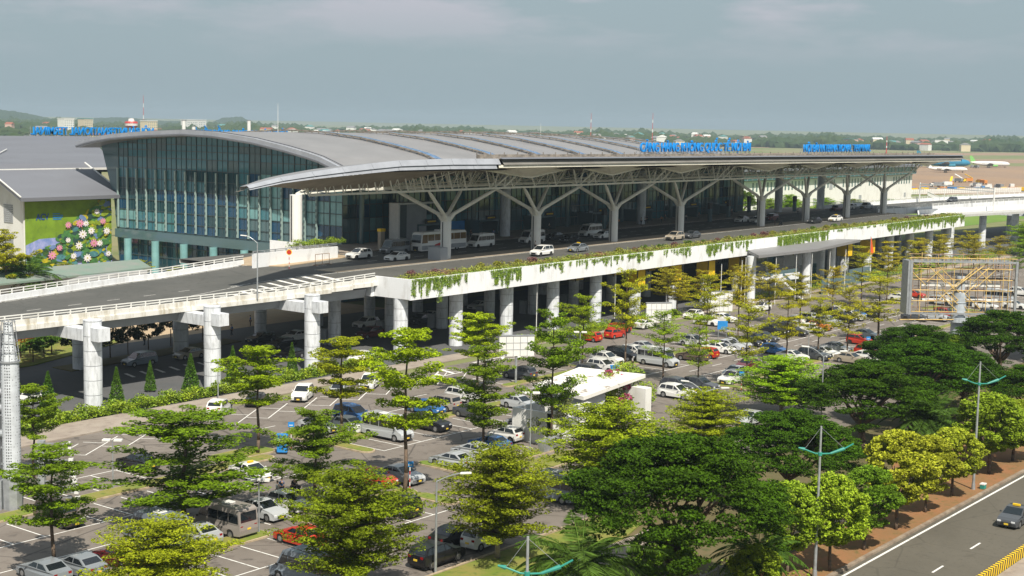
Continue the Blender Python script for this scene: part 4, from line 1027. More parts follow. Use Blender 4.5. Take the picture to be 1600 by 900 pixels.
# trees near terminal foot and left edge
for x,y,h,w in((164,214,5.5,4.5),(168,208,4.5,4),(150,236,5,4),(155,238,4,4),(172,203,4.2,4),(160,232,4,3.5),(146,237,5,4)): addt('T',x,y,h,w,'y','small yellow-green tree at the foot of the glass end wall')
for x,y,h,w in((127.4,200,13,7),(128.7,206,12,7),(131.6,203,8,6)): addt('T',x,y,h,w,'y','tall yellow-green almond tree left of the mural building')
# trees in front of the white pier building
q=0
for x,y,h,w,k,c in((350,232,10,9,'D','b'),(372,240,9,9,'D','b'),(385,236,11,9,'D','b'),(410,228,10,8,'D','b'),(425,244,11,9,'D','b'),(450,228,9,8,'D','b'),(395,232,8,9,'D','b'),(418,236,7,9,'D','b'),(440,240,10,9,'B','m'),(455,238,7,8,'D','b'),(478,240,6,8,'D','y'),(500,238,6,8,'D','b'),(520,236,5,8,'D','y'),(380,226,7,7,'D','b'),(545,232,4.5,8,'D','b'),(365,222,6,7,'D','y'),(470,225,5,7,'D','b'),(430,222,5,8,'D','b'),(405,218,5,8,'D','b'),(490,222,4,8,'D','y')):
    addt(k,x,y,h,w,c,'leafy tree in front of the white pier building')
for x,y in((205.5,124),(214,123.8),(229,124.5),(283,126),(300,127),(318,127),(335,128),(352,128)): addt('T',x,y,8.5,7,'o','layered orange tinged almond tree close to the planter wall')
for x,y in((375,120),(395,116),(420,112),(300,85),(322,84),(345,86),(370,90),(330,70),(360,70),(400,95)): addt('D',x,y,9,10,'b','dense bright green tree at the far right car park')
for x,y in((205,60),(228,62),(165,66),(250,60),(190,50),(215,48)): addt('B',x,y,8.5,12,'d','broad dark rain tree at the right edge')
unique(TE)
GRP={'T':'layered almond trees in the car park','D':'dense almond trees','B':'rain trees beside the main road','C':'round trees along the main road kerb','P':'palms','Y':'cypresses in the hedge','S':'small garden trees'}
CAT={'H':'shrub'}
cnt={}
for e in TE:
    pl,bw,bh=PROTO['X' if e['k']=='T' and e['x']>145 and e['y']<130 else e['k']]; i=cnt.get(e['k'],0); cnt[e['k']]=i+1
    sc=e['w']/bw if e['k']!='P' else e['h']/bh; sz=e['h']/bh*(.84 if e['k']=='T' and e['x']>165 and e['y']<130 else 1)
    a,b_,c_=TINT[e['k']][e['c']]; j=random.uniform(.85,1.15)
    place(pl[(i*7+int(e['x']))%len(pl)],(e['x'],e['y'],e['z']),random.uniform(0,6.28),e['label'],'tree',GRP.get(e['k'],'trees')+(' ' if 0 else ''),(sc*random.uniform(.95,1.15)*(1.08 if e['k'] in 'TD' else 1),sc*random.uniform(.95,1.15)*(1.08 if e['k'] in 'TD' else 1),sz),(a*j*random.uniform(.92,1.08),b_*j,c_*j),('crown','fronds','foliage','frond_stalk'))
# shrubs on the planter
SE=[]
for i in range(44):
    x=146+i*4.6+random.uniform(-1,1); 
    if x>344: break
    SE.append(dict(x=x,y=random.uniform(130.2,131.0),z=10.5+zo(x),base='small shrub in the planter of the elevated road',c=random.choice('ggyp')))
unique(SE)
for i,e in enumerate(SE):
    s=random.uniform(.7,1.25); place(PH[i%2],(e['x'],e['y'],e['z']),random.random()*6,e['label'],'shrub','planter shrubs on the elevated road',(s,s,s),TINT['H'][e['c']],('foliage',))
flush()
def remove_tree(o):
    for n in CH.get(o.name,[]): remove_tree(bpy.data.objects[n])
    bpy.data.objects.remove(o)
for k in PROTO:
    for p in PROTO[k][0]: remove_tree(p)
# ground cover, vines and hedges (nobody could count the leaves)
def boxleaves(x0,x1,y0f,y1f,z0f,z1f,n):
    x=rng.uniform(x0,x1,n); t=rng.uniform(0,1,n); y=y0f(x)+(y1f(x)-y0f(x))*t; bump=.75+.25*np.sin(x*1.7)+.18*np.sin(x*4.1+y*3); z=z0f(x)+(z1f(x)-z0f(x))*rng.uniform(.03,1,n)**.75*bump; return np.stack([x,y,z],1)
zv=lambda x: 10.5+.004*np.maximum(0,x-150)
P=boxleaves(142.6,346.5,lambda x:127.75+0*x,lambda x:131.2+0*x,zv,lambda x:zv(x)+.75,44000)
o=leaves('planter_ground_cover',P,.11,M['shrubm']); tag(o,'mixed green and purple ground cover filling the planter on the elevated road','ground cover',kind='stuff')
P=boxleaves(142.6,346.5,lambda x:127.62+0*x,lambda x:128.6+0*x,zv,lambda x:zv(x)+.5,20000)
Q=[P]
segs=[(142.6,147.5,2.7,1),(147.5,150.6,3.2,1),(151,154,1.6,.7),(159.5,162,2.6,.9),(162,166.5,2.9,1),(171,174,1.7,.6),(174,196,1.7,.45),(196,203,1.6,.8),(206,216,1.7,.5),(221,224.5,2.6,1),(224,238,1.8,.5),(248,256,3.6,1),(256,270,2.9,.9),(270,300,.6,.3),(300,346.5,2.4,.95)]
random.seed(21)
for x0,x1,ln_,d_ in segs:
    x=x0
    while x<x1:
        if random.random()<d_:
            l=ln_*random.uniform(.15,1.15)*(.55+.45*math.sin(x*2.3)**2); n=int(95*l); w=random.uniform(.05,.26)
            Q.append(np.stack([x+rng.normal(0,w,n),127.52+rng.normal(0,.05,n),zo(x)+10.75-l*rng.uniform(0,1,n)**.8],1))
        x+=random.uniform(.10,.42)
o=leaves('hanging_vines',np.vstack(Q),.085,M['vine'],up=-.2); tag(o,'bright green vines trailing over the white planter wall','vines',kind='stuff')
def hedge(name,x0,x1,ya,yb,h,n,label,m='hedge'):
    P=boxleaves(x0,x1,lambda x:ya(x),lambda x:yb(x),lambda x:0*x,lambda x:h+0*x,n); o=leaves(name,P,.13,M[m],up=.6); tag(o,label,'hedge',kind='stuff'); return o
hedge('hedge',66,136,lambda x:124.5+.03*(x-66),lambda x:127.6+0*x,1.35,34000,'long leafy green hedge between walkway and elevated road piers')
hedge('hedge',160,207,lambda x:122.2+.03*(x-160),lambda x:125.5+0*x,1.3,15000,'green hedge in front of the planted elevated road columns')
hedge('hedge',226,420,lambda x:124+.0*(x-160),lambda x:129+0*x,1.7,26000,'mixed hedge around the station entrance and beyond','hedge')
hedge('hedge',110,152,lambda x:203+0*x,lambda x:208+0*x,5.2,16000,'yellow-green hedge left of the mural')
o=leaves('wall_hedge',boxleaves(152,166.5,lambda x:163.4+0*x,lambda x:164.8+0*x,lambda x:12.0+0*x,lambda x:13.0+0*x,4200),.11,M['hedge']); tag(o,'short clipped hedge on top of the white ramp wall','hedge',kind='stuff')
P=boxleaves(-10,93,lambda x:42.9+0*x,lambda x:50+0*x,lambda x:0*x,lambda x:.5+0*x,9000); o=leaves('low_ground_cover',P,.12,M['hedge']); tag(o,'low patchy ground cover under the trees beside the main road','ground cover',kind='stuff')
P=boxleaves(150,420,lambda x:47+0*x,lambda x:60+0*x,lambda x:0*x,lambda x:1.6+0*x,30000); o=leaves('undergrowth',P,.16,M['hedge']); tag(o,'dense undergrowth beneath the trees at the right','undergrowth',kind='stuff')
# roof of green shade net at the left under the mural
t=thing('green_shed_roof','long low green and grey shed roof behind the elevated road at left','shed roof',(110,190,0)); b=MB(); b.add([(-40,0,5.6),(44,8,6.2),(46,14,7.0),(-40,8,7.4),(-40,0,5.3),(44,8,5.9)],[(0,1,2,3),(4,5,1,0)]); b.build('roof_sheet',mat('green_sheet',(.16,.26,.21),col2=(.24,.26,.24),scale=.2),t)
b=MB(); b.box(-38,42,6.5,8,0,5.9); b.build('wall',M['greywall'],t)
# ================= FAR BACKGROUND =================
def dirp(px,d):
    s=(px-800)/2222/math.cos(R(PITCH)); c,q=math.cos(R(PHI)),math.sin(R(PHI)); return d*(c+s*q), d*(q-s*c)
def blobs(name,spots,m,label,cat):
    b=bmesh.new(); tmp=bmesh.new(); bmesh.ops.create_icosphere(tmp,subdivisions=1,radius=1); vv=[v.co.copy() for v in tmp.verts]; ff=[[v.index for v in f.verts] for f in tmp.faces]; V=[];F=[]
    for (x,y,z,rx,rz) in spots:
        o=len(V); 
        for v in vv: k=random.uniform(.75,1.2); V.append((x+v.x*rx*k,y+v.y*rx*k,z+v.z*rz*k))
        F+=[tuple(i+o for i in f) for f in ff]
    me=bpy.data.meshes.new(name); me.from_pydata(V,[],F); me.materials.append(m); o=bpy.data.objects.new(name,me); C.objects.link(o); tag(o,label,cat,kind='stuff'); return o
sp=[]
random.seed(31)
for band_,(d0,d1,n,h) in enumerate(((1250,1500,420,9),(1700,2100,900,12),(2300,2700,1500,15),(3200,4200,1300,17))):
    for i in range(n):
        px=random.uniform(-60,1700); d=random.uniform(d0,d1)
        if band_==0 and px>330: continue
        if band_==1 and (px>980): continue
        if band_==1 and px<330 and random.random()<.5: continue
        x,y=dirp(px,d); r=random.uniform(9,20); hh=h*random.uniform(.5,1.15)*(1+.25*math.sin(px*.021)+.15*math.sin(px*.07)); sp.append((x,y,hh*.35,r,hh*.65))
blobs('far_woods',sp,M['farwood'],'dark hazy belt of far woods along the horizon','woods')
def hill(px0,px1,d,hf,w,label):
    V=[];F=[];n=60
    for i in range(n+1):
        px=px0+(px1-px0)*i/n; h=hf(i/n)
        for j,(dd,k) in enumerate(((0,0),(w*.35,.7),(w*.6,1),(w,0))):
            x,y=dirp(px,d+dd); V.append((x,y,-1+h*k*(1+random.uniform(-.06,.06))))
    for i in range(n):
        for j in range(3): a=i*4+j; F.append((a,a+4,a+5,a+1))
    me=bpy.data.meshes.new('hill'); me.from_pydata(V,[],F); me.materials.append(M['hillm']); o=bpy.data.objects.new('hill',me); C.objects.link(o); o['kind']='structure'
hill(-120,150,4300,lambda t:42*math.exp(-((t-.42)/.33)**2)+4,900,'')
hill(300,440,5200,lambda t:36*math.exp(-((t-.47)/.22)**2)*(1+.1*math.sin(25*t))+2,900,'')
hill(150,320,5200,lambda t:20+5*math.sin(7*t),700,'')
HB=[]
def house(x,y,w,dp,h,wall,roof,label,rz=0,pitched=True):
    t=thing('far_house',label,'building',(x,y,0),rz,'houses of the town on the horizon'); b=MB(); b.box(-w/2,w/2,-dp/2,dp/2,0,h); b.build('wall',wall,t); b=MB()
    if pitched: b.add([(-w/2-.5,-dp/2-.5,h),(w/2+.5,-dp/2-.5,h),(w/2+.5,dp/2+.5,h),(-w/2-.5,dp/2+.5,h),(-w/2,0,h+dp*.22),(w/2,0,h+dp*.22)],[(0,1,5,4),(2,3,4,5),(1,2,5),(3,0,4),(3,2,1,0)])
    else: b.box(-w/2-.3,w/2+.3,-dp/2-.3,dp/2+.3,h,h+.8)
    b.build('roof',roof,t)
rw=[M['whitewall'],M['white'],mat('cream_wall',(.7,.6,.42),var=.05),mat('pink_wall',(.6,.4,.34),var=.05)]; rr2=[mat('red_tile',(.38,.12,.07),var=.1),M['roofm'],mat('teal_roof',(.1,.3,.3),var=.1),M['white']]
wn=['white','white painted','cream','pink']; rn=['red tiled','grey','teal','white']
for i in range(135):
    px=random.uniform(-20,1560); d=random.choice((2300,2500,2700,3000)) if px>420 else random.choice((1500,1900,2200,2500,3100)); x,y=dirp(px,d*random.uniform(.97,1.03)); a=random.randrange(4); c=random.choice((0,0,1,1,2,3))
    big=random.random()<.1; w=random.uniform(9,20)*(2 if big else 1); h=random.uniform(6,12)*(1.35 if d>2000 else .8)
    HB.append(dict(x=x,y=y,w=w,h=h,a=a,c=c,big=big,base=f'tiny {wn[a]} house with {rn[c]} roof on the horizon'))
unique(HB)
for e in HB: house(e['x'],e['y'],e['w'],random.uniform(9,16),e['h'],rw[e['a']],rr2[e['c']],e['label'],random.uniform(0,3),not e['big'])
for lab,px,d,w,h,a,c in(('long low cream warehouse at the far left below the hill',30,950,60,9,2,1),('long white warehouse beyond the roof crest, left',470,1500,110,13,0,3),('white warehouse with low roof right of the long one',560,1600,50,11,0,3),('white domed looking hall beyond the roof crest',610,1750,50,14,0,3),('white hall with grey roof in the middle distance',730,1900,60,18,0,1),('pale apartment slab on the left horizon',298,2500,26,26,1,3),('second pale apartment slab on the left horizon',313,2540,18,26,1,3),('white block on the left horizon below the hill end',107,2300,20,25,0,3),('teal glass block on the left horizon',137,2400,18,25,2,2),('cream block right of the control tower',235,2200,20,24,2,3),('cream hangar far left',95,1300,45,11,2,0),('second cream hangar far left',180,1400,50,13,2,0),('cream hangar behind the vents',225,1250,40,12,2,1)):
    x,y=dirp(px,d); t=thing('far_building',lab,'building',(x,y,0),R(PHI)-.6); b=MB(); b.box(-w/2,w/2,-8,8,0,h); b.build('wall',rw[a],t); b=MB(); b.box(-w/2-.5,w/2+.5,-8.5,8.5,h,h+1.2); b.build('roof',rr2[c],t)
    b=MB(); 
    for q in range(int(w/4)):
        for z in np.arange(3,h-2,3.6): b.box(-w/2+1.5+q*4,-w/2+3.2+q*4,-8.06,-7.98,z,z+1.5)
    b.build('window_rows',M['ggrey'],t)
x,y=dirp(208,1500); t=thing('control_tower','red and white banded control tower on the left horizon','tower',(x,y,0)); b=MB(); b.cyl((0,0,0),(0,0,19),3,3,14); b.build('shaft',M['white'],t)
b=MB(); b.cyl((0,0,19),(0,0,21.5),5,7,14); b.cyl((0,0,24),(0,0,26),7,6.2,14); b.build('red_band',M['red'],t); b=MB(); b.cyl((0,0,21.5),(0,0,24),6.6,6.8,14); b.build('cab_window',M['white'],t); b=MB(); b.cyl((0,0,26),(0,0,29),3.4,2.6,12); b.build('top',M['white'],t)
for lab,px,d,h in(('thin red and white radio mast on the right horizon, left one',1374,1800,24),('thin lattice mast on the horizon behind the blue letters',1012,2300,52),('slim mast on the horizon left of the letters',917,2300,50),('radio mast above the left town',227,2400,66)):
    x,y=dirp(px,d); t=thing('radio_mast',lab,'mast',(x,y,0)); b=MB(); b.cyl((0,0,0),(0,0,h),.7,.3,6); b.build('pole',M['red'],t); b=MB(); b.cyl((0,0,h*.4),(0,0,h*.5),.75,.7,6); b.cyl((0,0,h*.7),(0,0,h*.8),.6,.5,6); b.build('white_band',M['white'],t)
# ================= VEHICLES =================
def car(kind,far=False,sign=False):
    D={ # L,w,belt,low profile(front half),gh base/roof pts (x,z), wheel x, wheel r
    'sedan':(4.5,.88,[(-2.2,.35),(-2.25,.6),(-2.2,.95),(-1.72,1.02),(1.0,.97),(1.75,.85),(2.17,.70),(2.25,.48),(2.2,.24)],[(-1.75,.99),(-1.02,1.40),(-.4,1.46),(.18,1.42),(1.02,.94)],(-1.32,1.38),.33),
    'hatch':(3.8,.83,[(-1.84,.35),(-1.9,.6),(-1.84,1.0),(-1.7,1.05),(.95,.99),(1.5,.88),(1.82,.72),(1.9,.5),(1.85,.26)],[(-1.78,1.02),(-1.45,1.46),(-.5,1.52),(.12,1.47),(.98,.97)],(-1.2,1.2),.31),
    'suv':(4.6,.92,[(-2.24,.42),(-2.3,.7),(-2.24,1.1),(-2.1,1.14),(.95,1.08),(1.8,1.0),(2.2,.85),(2.3,.6),(2.24,.32)],[(-2.12,1.1),(-1.8,1.62),(-.8,1.71),(.12,1.64),(1.0,1.05)],(-1.38,1.4),.37),
    'mpv':(4.7,.92,[(-2.3,.4),(-2.35,.7),(-2.3,1.12),(-2.15,1.16),(1.15,1.08),(1.9,.95),(2.25,.8),(2.35,.55),(2.3,.3)],[(-2.2,1.12),(-2.0,1.7),(-.8,1.79),(.35,1.70),(1.3,1.05)],(-1.42,1.45),.34),
    'van':(5.7,.99,[(-2.8,.4),(-2.85,.8),(-2.82,1.2),(-2.8,1.25),(1.9,1.2),(2.35,1.1),(2.75,.9),(2.85,.6),(2.8,.3)],[(-2.81,1.2),(-2.72,2.3),(-2.4,2.46),(1.1,2.44),(1.45,2.3),(2.15,1.15)],(-1.75,1.85),.36),
    'pickup':(5.2,.92,[(-2.55,.5),(-2.6,.8),(-2.58,1.12),(-1.0,1.12),(1.35,1.1),(2.1,1.02),(2.5,.85),(2.6,.6),(2.54,.35)],[(-1.05,1.08),(-.85,1.7),(-.2,1.8),(.5,1.74),(1.4,1.06)],(-1.55,1.6),.38),
    'bus':(11.8,1.22,[(-5.85,.45),(-5.9,.9),(-5.88,1.5),(-5.86,1.6),(5.3,1.6),(5.7,1.5),(5.84,1.2),(5.9,.7),(5.85,.35)],[(-5.86,1.55),(-5.8,3.1),(-5.5,3.4),(5.0,3.4),(5.45,3.1),(5.75,1.55)],(-3.3,3.4),.5)}
    Ln,w,low,gh,wx,wr=D[kind]; t=thing({'sedan':'parked_sedan','hatch':'parked_hatchback','suv':'parked_suv','mpv':'parked_people_carrier','van':'parked_minibus','pickup':'parked_pickup','bus':'coach_bus'}[kind],'x','car')
    hl=Ln/2
    def wy(x,z=0): 
        e=max(0,(abs(x)-hl*.72)/(hl*.28)); return w*(1-(.13 if kind not in('bus','van') else .05)*e*e)
    # lower side outline with wheel arches
    pts=list(low); sill=.22 if kind in('sedan','hatch') else .3
    bot=[]
    for cx in sorted(wx,reverse=True):
        for i in range(9):
            a=math.pi*i/8; bot.append((cx+(wr+.06)*math.cos(a),wr+(wr+.05)*math.sin(a)-.0 if True else 0))
        bot[-9]=(bot[-9][0],sill); bot[-1]=(bot[-1][0],sill)
    prof=pts+[(hl-.08,sill)]+bot+[(-hl+.08,sill+.05)]
    n=len(prof); b=MB()
    L_=[(x,wy(x)*(.97 if z>.85*low[4][1] else 1),z) for x,z in prof]; Rr_=[(x,-y,z) for x,y,z in L_]
    b.add(L_+Rr_,[tuple(range(n-1,-1,-1)),tuple(range(n,2*n))]+[(i,(i+1)%n,n+(i+1)%n,n+i) for i in range(n)])
    m=len(gh); zb=gh[0][1]; zt=max(z for x,z in gh); tw=.80 if kind not in('van','bus') else .93
    def gy(z): return w*(.955-(.955-tw)*(z-zb)/(zt-zb))
    A=[(x,gy(z),z) for x,z in gh]; Bq=[(x,-y,z) for x,y,z in A]
    b.add(A+Bq,[tuple(range(m-1,-1,-1)),tuple(range(m,2*m))]+[(i,(i+1)%m,m+(i+1)%m,m+i) for i in range(m)])
    b.build('body',M['paint'],t,bevel=.045 if kind!='bus' else .08)
    # windows
    def pane(x0,x1,za,zc,sd,off=.014):  # clipped to greenhouse outline
        xs_=[x for x,z in gh]; zs_=[z for x,z in gh]
        def inside(x,z):
            # move x inside slanted ends at height z
            (xa,za_),(xb,zb_)=gh[0],gh[1]; xl=xa+(xb-xa)*min(1,max(0,(z-za_)/(zb_-za_)))
            (xc,zc_),(xd,zd_)=gh[-2],gh[-1]; xr=xd+(xc-xd)*min(1,max(0,(z-zd_)/(zc_-zd_)))
            return min(max(x,xl+.14),xr-.16)
        P=[(inside(x0,za),za),(inside(x1,za),za),(inside(x1,zc),zc),(inside(x0,zc),zc)]
        return [(x,sd*(gy(z)+off),z) for x,z in P]
    z0=zb+.06; z1=gh[1][1]-.03 if kind not in('van','bus') else gh[1][1]-.18
    if kind=='bus': z0=1.95; z1=3.0
    if kind=='van': z0=1.32; z1=2.02
    xl,xr=gh[0][0],gh[-1][0]; k={'sedan':2,'hatch':2,'suv':3,'mpv':3,'van':4,'pickup':2,'bus':7}[kind]
    for sd in(-1,1):
        g=MB(); span=(xr-.05)-(xl+.05)
        for i in range(k):
            a=xl+.05+span*i/k+.04; c=xl+.05+span*(i+1)/k-.04; q=pane(a,c,z0,z1,sd)
            if kind=='bus' and i==k-1: q=[(x,y,z-(.35 if z<2.5 else 0)) for x,y,z in q]
            if abs(q[1][0]-q[0][0])<.12 and abs(q[2][0]-q[3][0])<.12: continue
            g.add(q,[(0,1,2,3) if sd<0 else (3,2,1,0)])
        g.build('side_window',M['amber'] if kind=='bus' else M['carglass'],t)
    def endpane(p,q,sgn,name,lo=.12,hi=.9,f=.86):
        (xa,za),(xb,zb2)=p,q; g=MB(); V=[]
        nx,nz=(zb2-za),-(xb-xa); l=math.hypot(nx,nz); nx,nz=nx/l*sgn,nz/l*sgn
        for s in(lo,hi):
            x=xa+(xb-xa)*s; z=za+(zb2-za)*s; V+=[(x+nx*.012,gy(z)*f,z+nz*.012),(x+nx*.012,-gy(z)*f,z+nz*.012)]
        g.add(V,[(0,1,3,2)]); return g.build(name,M['carglass'],t)
    endpane(gh[-1],gh[-2],1,'windshield',.08,.93,.9); endpane(gh[0],gh[1],-1,'rear_window',.18 if kind!='bus' else .5,.88,.84)
    # wheels
    for cx in wx:
        for sd in(-1,1):
            g=MB(); y=sd*(w-.13); g.cyl((cx,y-.11,wr),(cx,y+.11,wr),wr,wr,14); o=g.build('wheel',M['tyre'],t)
            if not far:
                g=MB(); g.cyl((cx,sd*(w-.03),wr),(cx,sd*(w-.012),wr),wr*.66,wr*.55,10); g.build('rim',M['rim'],o)
    g=MB(); g.box(-hl+.25,hl-.25,-w*.86,w*.86,.16,.45); g.build('underbody',M['trim'],t)
    fz_=low[6][1]-.1; rz__=low[2][1]-.12; yy=wy(hl)*.74
    for sd in(-1,1):
        g=MB(); g.box(hl-.16,hl-.01,sd*yy-.20,sd*yy+.12,fz_-.06,fz_+.08); g.build('headlight',M['hl'],t,bevel=.02)
        g=MB(); g.box(-hl+.02,-hl+.14,sd*yy-.13,sd*yy+.16,rz__-.10,rz__+.09); g.build('taillight',M['tl'],t,bevel=.02)
        if not far: g=MB(); mx_=gh[-1][0]-.25; g.box(mx_-.06,mx_+.08,sd*(w+.02),sd*(w+.17),gh[-1][1]+.05,gh[-1][1]+.17); g.build('mirror',M['trim'] if kind in('van','bus') else M['paint'],t,bevel=.02)
    g=MB(); g.box(hl-.06,hl+.012,-w*.5,w*.5,.36,fz_-.04); g.build('grille',M['trim'],t)
    if not far:
        for x,mm in((hl+.02,'plate'),(-hl-.005,'plate')):
            g=MB(); z=.42 if x>0 else rz__-.22; g.box(x-.015,x+.015,-.17,.17,z-.07,z+.07); g.build('number_plate',M[mm],t)
    if sign: g=MB(); g.box(-.25,-.05,-.3,.3,zt+.01,zt+.16); g.build('taxi_sign',M['yellow'],t)
    if kind=='bus':
        g=MB(); g.box(-5.6,5.55,-w-.004,-w+.02,.5,1.2); g.box(-5.6,5.55,w-.02,w+.004,.5,1.2); g.build('grey_skirt',M['greysteel'],t)
        g=MB(); 
        for q in range(10): x=2.4-q*.22; g.add([(x,w+.008,1.25+.05*q),(x-.2,w+.008,1.3+.05*q),(x-.3,w+.008,1.1),(x,w+.008,1.05)],[(0,1,2,3)]); g.add([(x,-w-.008,1.25+.05*q),(x-.2,-w-.008,1.3+.05*q),(x-.3,-w-.008,1.1),(x,-w-.008,1.05)],[(0,1,2,3)])
        g.build('red_stripe',M['red'],t)
        g=MB(); g.box(-2,.5,-.7,.7,3.4,3.62); g.build('roof_unit',M['white'],t,bevel=.05)
    if kind=='van': g=MB(); g.box(-.9,-.1,-.4,.4,2.44,2.56); g.build('roof_vent',M['white'],t,bevel=.04)
    return t
CP={}
for kd in('sedan','hatch','suv','mpv','van','pickup','bus'):
    CP[kd]=car(kd)
    if kd in('sedan','hatch','suv','mpv','van'): CP[kd+'F']=car(kd,True)
CP['taxi']=car('sedan',sign=True); CP['taxi'].name='taxi_cab'; CP['van'].name='minibus'; CP['vanF'].name='minibus.far'.replace('.far','')
CH.clear(); reg(None)
COL=dict(white=(.78,.78,.76),silver=(.42,.44,.46),grey=(.20,.22,.24),darkgrey=(.07,.075,.085),black=(.012,.012,.015),red=(.50,.035,.015),maroon=(.13,.012,.015),blue=(.03,.13,.35),bluegrey=(.19,.23,.28),taupe=(.30,.27,.25),brown=(.10,.075,.06),gold=(.38,.33,.26),orange=(.65,.22,.03))
CNAME=dict(darkgrey='dark grey',bluegrey='blue-grey',gold='champagne')
KN=dict(sedan='sedan',hatch='hatchback',suv='suv',mpv='people carrier',van='minibus',taxi='taxi sedan',bus='coach with red stripe',pickup='pickup truck')
ROW=dict(a='nose in at the near left island, rear to the viewer',b='facing out in the left island rows',a2='beside the short near island',c='at the bottom edge',k='parallel to the near grass kerb',d='behind the big left tree',e='in the row left of the white kiosk',f='in the bays right of the blue bin',g='behind the minibus in the middle bays',h='in the angled bays beside the walkway',i='in the cluster behind the kiosk roof',j='on the far side near the red cars and hedge',l='in the row right of the blue board',m='near the walkway by the station',n='on the island right of the kiosk',n2='behind the round bright tree',o='on the back side of the right island row',p='on the front side of the right island row',q='behind the red suv at right',r='in the shaded rows under the orange trees',s='by the billboard post',t='right of the billboard post',u='behind the scaffolded billboard',v='in the farthest visible row under the trees',x='in the shade under the elevated road',x2='on the lower road near the piers',y='under the canopy on the elevated road',z='beside the planter on the elevated road',w='driving on the main road',kz='beside the big rain tree below the kiosk')
